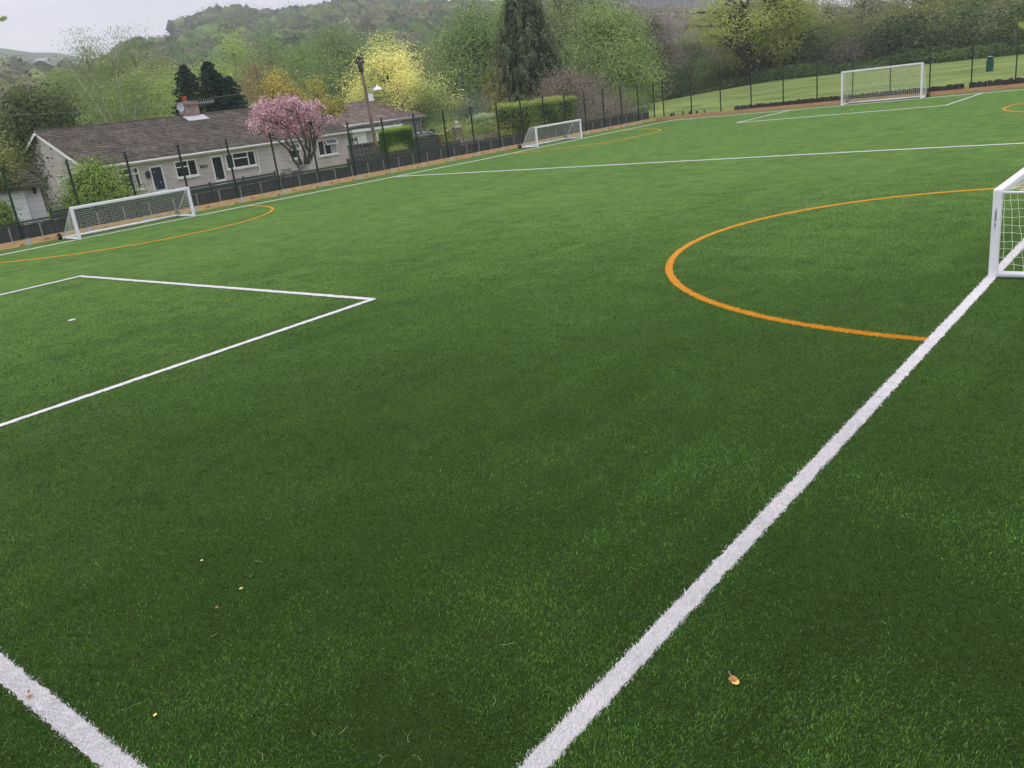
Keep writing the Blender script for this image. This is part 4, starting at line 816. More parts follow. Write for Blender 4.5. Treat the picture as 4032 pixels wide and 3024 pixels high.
# ------------------------------------------------------------------ vegetation
GR = (0.085, 0.125, 0.035)
def crown_profile(kind, t):
    t = np.clip(t, 0, 1)
    if kind == 'cone': return (1-t)**0.75*0.96+0.04
    if kind == 'column': return np.minimum(1, np.minimum(t*5+0.55, ((1-t)*2.2)**0.6))
    if kind == 'dome': return np.sqrt(np.clip(1-np.abs(t)**2.2, 0, 1))*np.minimum(1, 0.72+t*1.2)
    if kind == 'fan': return np.clip(0.25+t*1.3, 0, 1)*np.sqrt(np.clip(1-((t-0.5)/0.55)**6, 0, 1))*np.where(t > 0.75, 1-(t-0.75)*1.6, 1)
    return np.sqrt(np.clip(1-(2*t-1)**2, 0, 1))**0.8
def tree(name, label, cat, base, H, R, kind='round', z0=0.2, ncl=90, npc=110, ls=0.22, c=GR, c2=None, sig=0.45, lean=(0, 0), trunk_r=None, stems=1, bark='bark', twigs=0, twigc=(0.09, 0.07, 0.06), fill=0.55, hang=0, top=None, group=None, lump=0.28, aspect=0.8, lt=0.8, flat=0.7, csz=1.0, limb=1.0, sdir=None, cfun=None):
    """deciduous tree: limbs that reach to leaf clumps spread through the crown"""
    npc = int(npc*1.6); ls = ls*0.76
    root = empty(name, base, label, cat, group)
    ph = rng.uniform(0, 6.28, 6); zb = H*z0; hh = H-zb
    t = rng.random(ncl*4); a = rng.uniform(0, 2*np.pi, ncl*4)
    rad_ = crown_profile(kind, t); keep = rng.random(len(t)) < (0.15+0.85*rad_); t, a, rad_ = t[keep][:ncl], a[keep][:ncl], rad_[keep][:ncl]
    lum = 1+lump*(np.sin(2*a+ph[0]+4*t)*0.5+np.sin(3*a-ph[1]+7*t)*0.35+np.sin(5*a+ph[2]-9*t)*0.25)
    rr = R*rad_*lum*(1-(1-fill)*rng.random(len(t))**1.6*1.0)
    lx = lean[0]*t; ly = lean[1]*t
    zc = zb+hh*t*(0.97+0.06*np.sin(2*a+ph[3]))
    Cc = np.stack([rr*np.cos(a)+lx, rr*np.sin(a)+ly, zc], 1); n = len(Cc)
    tr = trunk_r or H*0.022; b = MB(); bm_ = M[bark]
    # stems
    S = []
    for s_ in range(stems):
        an = ph[4]+s_*2*math.pi/stems; sp = 0 if stems == 1 else R*0.42
        if sdir: an = sdir[s_][0]; sp = sdir[s_][1]
        pts = []
        for k in range(7):
            u = k/6; pts.append(np.array([math.cos(an)*sp*u**1.2+lean[0]*u*0.8+0.12*R*0.3*math.sin(3*u*2+ph[5]+s_), math.sin(an)*sp*u**1.2+lean[1]*u*0.8+0.1*R*0.3*math.sin(2.3*u*2+ph[1]+s_), H*0.86*u]))
        b.tube(pts, [tr*(1.25 if k == 0 else 1)*(1-0.85*(k/6)) for k in range(7)], 8); S.append(pts)
    S_ = np.array([p for st_ in S for p in st_[1:6]])
    for k in range(n):
        if k % 2 and ncl > 70 and limb < 1.5: continue
        p = Cc[k]; d = S_-p; cost = np.hypot(d[:, 0], d[:, 1])+np.abs((p[2]-S_[:, 2])-0.45*np.hypot(d[:, 0], d[:, 1]))*1.3; q = S_[np.argmin(cost)]
        m = (p+q)/2+np.array([0, 0, 0.12*np.linalg.norm(p-q)])+rng.normal(size=3)*0.05*R*0.5
        L = np.linalg.norm(p-q); r0 = min(tr*0.5, 0.018*L+0.02)*limb; b.tube([q, m, p], [r0, r0*0.65, r0*0.2], 4)
    b.build('trunk', bm_, root)
    cs = R*sig*(30/max(20, ncl))**0.33*csz*(0.7+0.6*rng.random(n))
    k = rng.integers(0, n, n*npc); g = rng.normal(size=(len(k), 3))*cs[k][:, None]*np.array([1, 1, flat])
    if hang:
        g[:, 2] = -np.abs(rng.random(len(k)))*hang*(0.4+0.6*rng.random(n)[k]); g[:, :2] *= 0.55
    P = Cc[k]+g; ok = P[:, 2] > 0.15; P = P[ok]; kk = k[ok]; G_ = g[ok]/cs[kk][:, None]
    outw = Cc[kk]-np.array([lean[0]*0.5, lean[1]*0.5, zb+hh*0.4]); outw /= (np.linalg.norm(outw, axis=1)[:, None]+1e-6); NN = G_+outw*0.9
    hi = (P[:, 2]-zb)/hh; c2_ = c2 if c2 is not None else tuple(q*1.35 for q in c)
    cl = rng.random(n)[kk]*lt+rng.random(len(P))*(1-lt); C = mixc(c, c2_, cl)*np.exp(rng.normal(size=(len(P), 1))*0.09)
    if cfun is not None: C = cfun(P, hi, C)
    dirs = None if not hang else np.tile([0, 0, -1.0], (len(P), 1))
    V, F, CC = leaf_cards(P, ls*(0.6+0.8*rng.random(len(P))), np.clip(C, 0.004, 0.9), aspect=aspect, dirs=dirs, nrm=None if hang else NN)
    if twigs:
        kt = rng.integers(0, n, twigs); A0 = Cc[kt]+rng.normal(size=(twigs, 3))*cs[kt][:, None]; dd = A0-np.array([lean[0]*0.5, lean[1]*0.5, zb*0.6]); dd /= np.linalg.norm(dd, axis=1)[:, None]; dd += rng.normal(size=(twigs, 3))*0.35; dd[:, 2] += 0.5
        Vt, Ft, Ct = leaf_cards(A0, R*0.22*(0.5+rng.random(twigs)), vary(twigc, twigs, 0.2), aspect=0.05, dirs=dd/np.linalg.norm(dd, axis=1)[:, None]*3)
        F = [(4, np.concatenate([F[0][1], Ft[0][1]+len(V)]))]; V = np.concatenate([V, Vt]); CC = np.concatenate([CC, Ct])
    nmesh('crown', V, F, M['leaf'], root, CC); return root
def conifer(name, label, cat, base, H, R, c, c2, nb=420, npc=60, ls=0.22, droop=0.5, z0=0.06, group=None, apex=None, pw=0.8, jit=0.25, barkm='bark_dark', aspect=0.35, side=None, radial=False):
    """evergreen: whorled branches with hanging sprays"""
    root = empty(name, base, label, cat, group); b = MB(); P = []; D = []; C = []
    tops = apex or [(0, 0, 1.0, 1.0)]
    for (ax, ay, hs, rs_) in tops:
        b.tube([(ax*0.3, ay*0.3, 0), (ax, ay, H*hs*0.5), (ax, ay, H*hs*0.98)], [H*0.02, H*0.012, 0.02], 8)
        for k in range(int(nb*hs*rs_/len(tops)*1.0)):
            t = z0+(1-z0)*(k/nb*len(tops)/(hs*rs_)); z = H*hs*t; r_ = R*rs_*((1-t)**pw)*(0.72+jit*rng.random()+jit*0.6*math.sin(k*1.7)); a = k*2.399+rng.normal()*0.2
            if r_ < 0.1: r_ = 0.1
            e = np.array([ax+r_*math.cos(a), ay+r_*math.sin(a), z-0.12*r_]); s0 = np.array([ax, ay, z+0.1*r_]); b.tube([s0, (s0+e)/2+np.array([0, 0, 0.06*r_]), e], [0.04, 0.03, 0.01], 3)
            n = int(npc*(0.35+0.65*r_/R))
            if droop > 0.3:      # hanging sprays: separate narrow tassels along the outer half of the branch
                ns = 4; us = 0.5+0.55*rng.random(ns); ws = rng.normal(size=ns)*0.17*r_; w_ = rng.integers(0, ns, n); u = us[w_]; tz = rng.random(n)**0.8*droop*(0.7+0.5*rng.random(ns)[w_])
                px_ = s0+(e-s0)*u[:, None]; w = ws[w_]+rng.normal(size=n)*0.11*(1.25-tz/droop); px_[:, 0] += -math.sin(a)*w+math.cos(a)*rng.normal(size=n)*0.07; px_[:, 1] += math.cos(a)*w+math.sin(a)*rng.normal(size=n)*0.07; px_[:, 2] += 0.1*r_-tz
                u = np.clip(1.1-tz/droop*0.7, 0, 1)*(0.35+0.65*us[w_])*np.repeat(1, n)
            else:
                u = rng.random(n)**0.55; w = rng.normal(size=n)*0.16*r_*u+rng.normal(size=n)*0.12
                px_ = s0+(e-s0)*u[:, None]; px_[:, 0] += -math.sin(a)*w; px_[:, 1] += math.cos(a)*w; px_[:, 2] += 0.08*r_-np.abs(rng.normal(size=n))*droop*0.5*(0.4+u)
            P.append(px_); dd = np.tile([math.cos(a)*0.5, math.sin(a)*0.5, -1.1 if droop > 0.3 else 0.2], (n, 1)); D.append(dd)
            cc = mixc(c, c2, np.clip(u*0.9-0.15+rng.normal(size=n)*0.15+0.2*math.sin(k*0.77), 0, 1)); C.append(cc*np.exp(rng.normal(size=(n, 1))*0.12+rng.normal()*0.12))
    b.build('trunk', M[barkm], root); P = np.concatenate(P); D = np.concatenate(D); C = np.concatenate(C)
    nr_ = None
    if radial: nr_ = P*np.array([1, 1, 0.0]); nr_ /= (np.linalg.norm(nr_, axis=1)[:, None]+1e-6)
    if side: C = side(P, C)
    V, F, CC = leaf_cards(P, ls*(0.6+0.8*rng.random(len(P))), np.clip(C, 0.003, 0.9), aspect=aspect, dirs=D, nrm=nr_, nz_=0.5); nmesh('crown', V, F, M['leaf'], root, CC); return root
def at(cx, ytop, D, wpx, cy=None, zb=None):
    """base point, height and crown radius of a tree seen at column cx with its top at row ytop, D metres away"""
    p = dist((cx, cy if cy is not None else ytop+120), D); z = gz(p[0], p[1]) if zb is None else zb
    zt = dist((cx, ytop), D)[2]; return (float(p[0]), float(p[1]), z-0.1), float(zt-z+0.1), float(wpx/2*depth(p)/CF)
def T(cx, ytop, D, wpx, label, cy=None, name='tree', cat='tree', zb=None, **k):
    base, H, R = at(cx, ytop, D, wpx, cy, zb); return tree(name, label, cat, base, H, R, **k)
lime = dict(c=(0.13, 0.185, 0.045), c2=(0.25, 0.32, 0.09)); mid = dict(c=(0.07, 0.115, 0.035), c2=(0.15, 0.215, 0.065)); olive = dict(c=(0.085, 0.10, 0.035), c2=(0.18, 0.195, 0.075))
dark = dict(c=(0.028, 0.05, 0.018), c2=(0.075, 0.115, 0.038)); brown = dict(c=(0.12, 0.085, 0.05), c2=(0.22, 0.17, 0.09))
# ---- left background
base, H, R = at(405, 88, 84, 360, 330)
aL = math.atan2(-RT[1], -RT[0])      # direction to the left as seen in the photo
tree('birch_tree', 'tall airy birch with pale leaning stems rising behind the brown roof', 'tree', (base[0]-1.0*math.cos(aL), base[1]-1.0*math.sin(aL), base[2]), H, R*1.0, 'fan', z0=0.22, ncl=150, npc=120, ls=0.19, c=(0.075, 0.115, 0.04), c2=(0.15, 0.20, 0.075), stems=4, bark='birch', hang=2.3, sig=0.6, trunk_r=0.13, limb=0.55, sdir=[(aL, R*0.95), (aL+0.3, R*0.5), (aL+math.pi, R*0.7), (aL+2.4, R*0.2)], lump=0.35, aspect=0.3, fill=0.35)
T(165, 335, 66, 330, 'dark glossy evergreen tree behind the bungalow gable at left', cy=500, kind='dome', z0=0.05, ncl=170, npc=120, ls=0.2, c=(0.02, 0.032, 0.013), c2=(0.085, 0.11, 0.042), lump=0.4, trunk_r=0.2, sig=0.42)
T(-60, 545, 43, 200, 'olive leaved tree hanging over the small mossy garage roof', cy=600, kind='dome', z0=0.55, ncl=70, npc=90, ls=0.1, **olive, lump=0.3, sig=0.5)
T(560, 285, 112, 260, 'soft yellow green tree directly right of the birch', z0=0.05, kind='dome', ncl=110, npc=120, ls=0.25, **lime)
T(690, 262, 122, 300, 'broad yellow green tree left of the dark conifer', z0=0.04, kind='dome', ncl=130, npc=120, ls=0.26, **lime)
T(420, 330, 118, 240, 'yellow green tree seen through the birch stems', z0=0.05, kind='dome', ncl=80, npc=110, ls=0.28, c=(0.09, 0.14, 0.04), c2=(0.18, 0.24, 0.08))
T(250, 265, 160, 210, 'hazy green tree behind the evergreen at far left', z0=0.1, kind='dome', ncl=70, npc=110, ls=0.32, **mid)
T(80, 420, 130, 260, 'yellowish green tree at the left edge behind the evergreen', z0=0.05, kind='dome', ncl=80, npc=110, ls=0.3, c=(0.1, 0.13, 0.04), c2=(0.19, 0.22, 0.08))
T(925, 118, 165, 140, 'tall narrow pale green poplar behind the dark conifer', z0=0.05, kind='column', ncl=120, npc=130, ls=0.32, **lime, sig=0.7)
T(830, 225, 150, 190, 'pale green tree just left of the tall poplar', z0=0.05, kind='dome', ncl=90, npc=110, ls=0.3, **lime)
T(1070, 128, 180, 210, 'mid green tree with a broad top right of the poplar', z0=0.05, kind='dome', ncl=110, npc=120, ls=0.34, **mid, lump=0.35)
T(1190, 165, 160, 170, 'green tree left of the biggest domed tree', z0=0.05, kind='dome', ncl=100, npc=120, ls=0.3, c=(0.075, 0.12, 0.035), c2=(0.16, 0.225, 0.07))
T(1325, 92, 150, 300, 'biggest domed green tree behind the yellow maple', z0=0.08, kind='dome', ncl=170, npc=130, ls=0.3, **mid, lump=0.3, twigs=300)
T(1440, 190, 158, 170, 'green tree between the domed tree and the yellow maple', z0=0.05, kind='dome', ncl=90, npc=110, ls=0.3, **mid)
base, H, R = at(815, 243, 76, 235, 360)
ax_ = RT[0]; ay_ = RT[1]
conifer('cypress_tree', 'dark blue green conifer with several pointed tops behind the chimney', 'tree', base, H, R*1.6, (0.008, 0.021, 0.016), (0.022, 0.052, 0.036), nb=1500, npc=60, ls=0.24, droop=0.1, apex=[(-1.5*ax_, -1.5*ay_, 1.0, .72), (0.5*ax_, 0.5*ay_, 1.0, .74), (1.9*ax_, 1.9*ay_, 0.86, .7), (-2.1*ax_, -2.1*ay_, 0.74, .66), (0.3, 1.0, 0.9, .8)], pw=0.5, aspect=0.5)
T(1030, 218, 112, 220, 'copper brown tree behind the golden shrubs', z0=0.03, kind='dome', ncl=120, npc=110, ls=0.22, **brown, twigs=900, twigc=(0.13, 0.1, 0.08))
T(962, 362, 77, 95, 'small silvery green shrub above the roof ridge', cy=400, name='shrub', cat='shrub', z0=0.1, kind='dome', ncl=50, npc=90, ls=0.15, c=(0.16, 0.23, 0.14), c2=(0.32, 0.42, 0.28))
T(1100, 278, 78, 235, 'golden olive tree behind the cherry blossom', cy=350, z0=0.05, kind='dome', ncl=100, npc=130, ls=0.2, c=(0.13, 0.115, 0.03), c2=(0.36, 0.30, 0.06), lump=0.35, sig=0.42, csz=0.9)
T(1250, 318, 80, 175, 'golden green tree left of the telegraph pole', cy=370, z0=0.05, kind='dome', ncl=80, npc=130, ls=0.2, c=(0.11, 0.115, 0.03), c2=(0.32, 0.30, 0.06), lump=0.35, sig=0.42)
def yel(P, hi, C):
    w = np.clip((hi-0.2)*2.3+0.35*np.sin(P[:, 0]*0.9+P[:, 1]*0.7)+rng.normal(size=len(P))*0.08, 0, 1)
    w *= np.clip(0.25+np.hypot(P[:, 0], P[:, 1])/4.2, 0, 1); return C*(1-w[:, None])+vary((0.50, 0.48, 0.17), len(P), 0.10, 0.04)*w[:, None]
T(1535, 160, 88, 395, 'bright yellow leaved maple behind the red brown roof', cy=300, z0=0.12, kind='dome', ncl=190, npc=110, ls=0.2, c=(0.13, 0.18, 0.05), c2=(0.20, 0.25, 0.08), lump=0.6, sig=0.30, cfun=yel, fill=0.4)
T(1745, 172, 152, 250, 'olive green tree between the yellow maple and the big green tree', z0=0.04, kind='dome', ncl=120, npc=120, ls=0.3, c=(0.10, 0.125, 0.04), c2=(0.19, 0.22, 0.08), twigs=500)
T(1885, 30, 108, 370, 'large green tree left of the drooping conifer', cy=270, z0=0.0, kind='dome', ncl=240, npc=140, ls=0.24, c=(0.06, 0.105, 0.035), c2=(0.155, 0.23, 0.075), twigs=900, limb=1.6)
T(2010, -30, 122, 230, 'tall pale green tree just behind the drooping conifer', cy=200, z0=0.05, kind='dome', ncl=130, npc=120, ls=0.26, **lime)
T(2150, -60, 125, 220, 'tall thin leaved tree right behind the drooping conifer', cy=200, z0=0.05, kind='dome', ncl=110, npc=90, ls=0.26, **mid, twigs=900)
base, H, R = at(2085, -270, 84, 330, 330)
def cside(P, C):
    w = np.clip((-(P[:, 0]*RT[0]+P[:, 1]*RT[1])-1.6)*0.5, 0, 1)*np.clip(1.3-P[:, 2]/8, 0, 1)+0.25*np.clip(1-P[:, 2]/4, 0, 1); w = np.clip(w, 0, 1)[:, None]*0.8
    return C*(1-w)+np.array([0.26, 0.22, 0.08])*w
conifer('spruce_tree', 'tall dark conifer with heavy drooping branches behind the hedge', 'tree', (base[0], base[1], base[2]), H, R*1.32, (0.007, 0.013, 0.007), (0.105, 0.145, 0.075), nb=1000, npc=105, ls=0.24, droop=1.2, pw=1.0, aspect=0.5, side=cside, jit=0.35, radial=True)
T(2290, -110, 108, 360, 'tall many stemmed light green tree right of the drooping conifer', cy=220, z0=0.03, kind='dome', ncl=190, npc=120, ls=0.22, c=(0.085, 0.125, 0.04), c2=(0.17, 0.225, 0.075), stems=4, twigs=2200, twigc=(0.08, 0.075, 0.06), limb=1.7)
T(2395, 15, 99, 385, 'rounded fresh green tree behind the fence corner', cy=280, z0=0.0, kind='dome', ncl=240, npc=150, ls=0.22, c=(0.08, 0.125, 0.04), c2=(0.19, 0.26, 0.085), lump=0.22, twigs=400)
T(2215, 280, 78, 190, 'reddish brown leaved small tree behind the clipped hedge', cy=340, z0=0.1, kind='dome', ncl=90, npc=90, ls=0.16, c=(0.08, 0.065, 0.055), c2=(0.19, 0.16, 0.12), twigs=900, twigc=(0.13, 0.10, 0.09))
# ---- trees beyond the field
T(2563, 38, 118, 150, 'bare brown tree with ivy covered trunk left of the oak', cy=200, z0=0.3, kind='dome', ncl=110, npc=45, ls=0.22, c=(0.07, 0.055, 0.045), c2=(0.13, 0.105, 0.085), twigs=2600, twigc=(0.11, 0.085, 0.075), bark='bark_dark', limb=2.2, trunk_r=0.5)
T(2590, 130, 121, 110, 'brown twiggy tree just right of the ivy covered trunk', cy=260, z0=0.05, kind='column', ncl=110, npc=60, ls=0.2, c=(0.06, 0.055, 0.04), c2=(0.12, 0.105, 0.075), twigs=2200, twigc=(0.12, 0.095, 0.08), bark='bark_dark')
T(2655, 170, 132, 110, 'grey brown leafless tree in the hedgerow left of the oak', z0=0.03, kind='dome', ncl=90, npc=50, ls=0.24, c=(0.08, 0.08, 0.05), c2=(0.15, 0.14, 0.09), twigs=2200, twigc=(0.15, 0.125, 0.11))
T(2700, 128, 138, 100, 'pale green slim tree in the hedgerow left of the oak', z0=0.05, kind='column', ncl=80, npc=90, ls=0.24, c=(0.10, 0.12, 0.06), c2=(0.19, 0.22, 0.11), twigs=700)
T(2745, 165, 136, 110, 'dark ivy clad tree beside the oak', z0=0.03, kind='column', ncl=90, npc=100, ls=0.24, c=(0.035, 0.05, 0.028), c2=(0.085, 0.11, 0.055), twigs=600)
T(2775, 228, 126, 95, 'small fresh green tree at the foot of the oak', cy=270, z0=0.02, kind='dome', ncl=60, npc=90, ls=0.18, **mid)
T(2640, 265, 124, 130, 'low dark green bush in the hedgerow beyond the field corner', cy=320, name='bush', cat='bush', z0=0.02, kind='dome', ncl=60, npc=100, ls=0.2, **dark)
T(2820, 215, 140, 130, 'brown green tree behind the left side of the oak', z0=0.03, kind='dome', ncl=80, npc=80, ls=0.25, c=(0.075, 0.08, 0.045), c2=(0.14, 0.14, 0.08), twigs=1200)
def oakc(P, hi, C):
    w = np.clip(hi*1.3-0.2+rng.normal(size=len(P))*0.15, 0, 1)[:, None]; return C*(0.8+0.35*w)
base, H, R = at(2985, -75, 122, 430, 200)
tree('oak_tree', 'spreading old oak with thick dark trunk and yellow green new leaves', 'tree', base, H, R, 'round', z0=0.22, ncl=105, npc=230, ls=0.26, c=(0.10, 0.125, 0.03), c2=(0.30, 0.34, 0.08), sig=0.30, trunk_r=1.0, bark='bark_dark', limb=3.2, lump=0.35, cfun=oakc, fill=0.35, flat=0.55, stems=2, sdir=[(0.6, R*0.22), (3.6, R*0.25)])
spec = [(3080, 60, 140, 170, 'c', 'grey green tree behind the right side of the oak'), (3170, 35, 132, 130, 'm', 'mid green tree just right of the oak'), (3215, 130, 128, 120, 'd', 'darker green tree with low crown right of the oak'),
        (3265, -15, 140, 120, 's', 'sparse tall tree with sky showing through it'), (3330, 50, 134, 120, 'o', 'olive tree left of the many stemmed dark bush'), (3390, -60, 138, 150, 's', 'tall thin twiggy tree before the second sky gap'),
        (3350, 170, 122, 130, 't', 'dark many stemmed bush behind the tall goal'), (3460, 60, 130, 140, 'o', 'olive tree above the left post of the tall goal'), (3530, -20, 140, 120, 's', 'sparse willow like tree over the middle of the tall goal'),
        (3570, 95, 124, 140, 'd', 'dark green tree over the crossbar of the tall goal'), (3640, -70, 132, 170, 'y', 'tall golden olive tree over the right post of the tall goal'), (3720, 40, 122, 150, 'o', 'olive tree right of the tall goal'),
        (3760, -90, 134, 170, 'y', 'tall yellowish tree behind the fence right of the tall goal'), (3830, 20, 120, 150, 'd', 'dark tree left of the green bin'), (3890, -110, 130, 170, 'o', 'tall olive tree above the green bin'),
        (3940, 30, 117, 140, 'c', 'grey green tree just right of the green bin'), (4010, -120, 124, 180, 'y', 'tall golden olive tree at the right edge'), (4060, 20, 114, 150, 'd', 'dark tree at the right edge beyond the field'), (3120, -40, 150, 150, 's', 'sparse tree standing behind the oak crown')]
kinds = {'c': dict(c=(0.055, 0.072, 0.036), c2=(0.13, 0.15, 0.075), twigs=500), 'm': dict(c=(0.075, 0.105, 0.035), c2=(0.16, 0.20, 0.065), twigs=500), 'd': dict(c=(0.032, 0.052, 0.02), c2=(0.085, 0.12, 0.04), twigs=300),
         's': dict(c=(0.11, 0.12, 0.06), c2=(0.19, 0.20, 0.10), twigs=2200, twigc=(0.12, 0.11, 0.08)), 'o': dict(c=(0.055, 0.073, 0.026), c2=(0.12, 0.145, 0.05), twigs=500), 't': dict(c=(0.05, 0.05, 0.035), c2=(0.09, 0.085, 0.06), twigs=2600, twigc=(0.08, 0.07, 0.06)), 'y': dict(c=(0.09, 0.10, 0.032), c2=(0.17, 0.18, 0.065), twigs=500)}
for (cx, yt, D, w, k, lab) in spec:
    npc = {'s': 32, 't': 40}.get(k, 105); kd = dict(kinds[k]); kd['c'] = tuple(q*1.15 for q in kd['c']); kd['c2'] = tuple(q*1.2 for q in kd['c2']); T(cx, yt, D, w*1.25, lab, cy=max(60, yt+80), z0=0.03 if k != 's' else 0.25, kind='column' if k in 'oyd' else 'dome', ncl=120, npc=npc, ls=0.26, lump=0.35, sig=0.5, limb=1.5, **kd)
# undergrowth along the field edge
def strip(name, label, pts, hgt, wid, n, c, c2, ls, kind=None, cat='undergrowth'):
    pts = np.array(pts, float); seg = np.linalg.norm(np.diff(pts, axis=0), axis=1); cum = np.concatenate([[0], np.cumsum(seg)]); s = rng.random(n)*cum[-1]
    x = np.interp(s, cum, pts[:, 0])+rng.normal(size=n)*wid*0.4; y = np.interp(s, cum, pts[:, 1])+rng.normal(size=n)*wid*0.4
    hv = hgt*(0.6+0.25*np.sin(s*0.35)+0.2*np.sin(s*0.83+1)+0.15*np.sin(s*2.1)); z = ground_z(x, y)+hv*rng.random(n)**0.7
    C = mixc(c, c2, np.clip(rng.random(n)*0.7+0.3*np.sin(s*0.6), 0, 1)); V, F, CC = leaf_cards(np.stack([x, y, z], 1), ls*(0.6+0.8*rng.random(n)), np.clip(C, 0.003, 1))
    return tag(nmesh(name, V, F, M['leaf'], None, CC), label, cat, kind=kind)
edge = [dist((2480, 400), 128)[:2], dist((2580, 381), 124)[:2], dist((3000, 300), 121)[:2], dist((3600, 235), 114)[:2], dist((4032, 197), 108)[:2], dist((4400, 160), 104)[:2]]
strip('undergrowth', 'dark green brambles and nettles along the far edge of the field', edge, 1.5, 3.2, 60000, (0.03, 0.055, 0.02), (0.09, 0.14, 0.04), 0.3, 'stuff')
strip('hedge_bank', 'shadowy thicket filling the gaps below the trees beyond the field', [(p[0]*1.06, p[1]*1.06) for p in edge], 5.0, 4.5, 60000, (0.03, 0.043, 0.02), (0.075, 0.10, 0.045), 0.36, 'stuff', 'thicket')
# ---- shrubs and hedges behind the left fence
def bush(px, X, wpx, ztop, label, c, c2, ls=0.09, ncl=70, npc=120, cat='bush', name='bush', flat=0.7, kind='dome', **k):
    q = onx(px, X); R = wpx/2*depth(q)/CF; return tree(name, label, cat, (q[0], q[1], -0.3), ztop+0.3, R, kind, z0=0.03, ncl=ncl, npc=npc, ls=ls, c=c, c2=c2, trunk_r=0.06, lump=0.2, sig=0.5, **k)
bush(pa(1370, 600), -38.4, 225, 2.38, 'round bright green bush behind the low goal at left', (0.045, 0.085, 0.018), (0.20, 0.28, 0.055), 0.12, 110, 150)
bush(pa(50, 1080), -35.6, 85, 1.5, 'green bush at the left edge before the white garage', (0.05, 0.085, 0.02), (0.16, 0.23, 0.06), 0.1)
bush(pe(1020, 1000), -37.5, 20, 0.4, 'tiny dark weed clump by the garden wall', (0.05, 0.06, 0.03), (0.1, 0.12, 0.05), 0.05, 20, 30)
bush(ph(815, 520), -36.6, 66, 1.2, 'rounded variegated golden bush before the clipped hedge', (0.10, 0.13, 0.035), (0.27, 0.29, 0.09), 0.07, 60, 130)
bush(ph(1465, 490), -36.4, 16, 0.92, 'tiny yellow bush beside the brown gate post', (0.3, 0.32, 0.05), (0.5, 0.5, 0.1), 0.05, 12, 60)
def hedge_box(name, label, lo, hi, n, c, c2, ls, topc=None, wob=0.12):
    lo = np.array(lo, float); hi = np.array(hi, float); d = hi-lo; P = []
    areas = np.array([d[1]*d[2], d[1]*d[2], d[0]*d[2], d[0]*d[2], d[0]*d[1]*1.3]); f = rng.choice(5, n, p=areas/areas.sum()); u = rng.random((n, 3)); p = lo+u*d
    p[f == 0, 0] = lo[0]; p[f == 1, 0] = hi[0]; p[f == 2, 1] = lo[1]; p[f == 3, 1] = hi[1]; p[f == 4, 2] = hi[2]
    w = wob*(np.sin(p[:, 1]*2.1+p[:, 2]*1.7)+np.sin(p[:, 0]*3+p[:, 1]*0.9)); cen = (lo+hi)/2; p += (p-cen)/np.maximum(d/2, 0.2)*w[:, None]*0.5+rng.normal(size=(n, 3))*ls*0.6
    C = mixc(c, c2, np.clip(rng.random(n)*0.8+0.2*np.sin(p[:, 1]*1.7+p[:, 2]*2.3), 0, 1))
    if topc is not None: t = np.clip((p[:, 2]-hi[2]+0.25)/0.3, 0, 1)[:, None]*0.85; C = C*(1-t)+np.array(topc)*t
    root = empty(name, (cen[0], cen[1], lo[2]), label, 'hedge'); V, F, CC = leaf_cards(p-np.array([cen[0], cen[1], lo[2]]), ls*(0.6+0.8*rng.random(n)), np.clip(C, 0.003, 1)); nmesh('foliage', V, F, M['leaf'], root, CC)
    b = MB(); q = d/2*0.9; b.box((-q[0]+0.05, -q[1]+0.05, 0), (q[0]-0.05, q[1]-0.05, d[2]-0.22)); b.build('woody_core', M['hedgecore'], root); return root
M['hedgecore'] = mat('hedge_core', (0.012, 0.018, 0.008), (0.03, 0.045, 0.016), 9, 1.0, 1.0, 14, bdist=0.1)
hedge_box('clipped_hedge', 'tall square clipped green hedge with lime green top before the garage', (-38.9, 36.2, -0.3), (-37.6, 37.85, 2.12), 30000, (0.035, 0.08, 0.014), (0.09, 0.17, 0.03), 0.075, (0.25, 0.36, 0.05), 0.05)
def hb(pxa, pxb, X, th, top, label, c, c2, ls=0.11, topc=None, dens=700, wob=0.2):
    a = onx(pxa, X); e = onx(pxb, X); L = abs(e[1]-a[1]); n = int(dens*(L*(top+0.4)+L*th+2*th*top)); return hedge_box('garden_hedge', label, (X-th, min(a[1], e[1]), -0.3), (X, max(a[1], e[1]), top), min(n, 26000), c, c2, ls, topc, wob)
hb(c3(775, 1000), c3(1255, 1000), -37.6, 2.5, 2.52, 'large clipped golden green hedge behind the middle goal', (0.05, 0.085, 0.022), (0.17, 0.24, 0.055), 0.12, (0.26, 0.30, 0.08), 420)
hb(c3(500, 1050), c3(760, 1000), -42.5, 2.0, 1.95, 'grey green hedge left of the large golden hedge', (0.06, 0.10, 0.05), (0.19, 0.26, 0.14), 0.12, (0.30, 0.36, 0.22), 420)
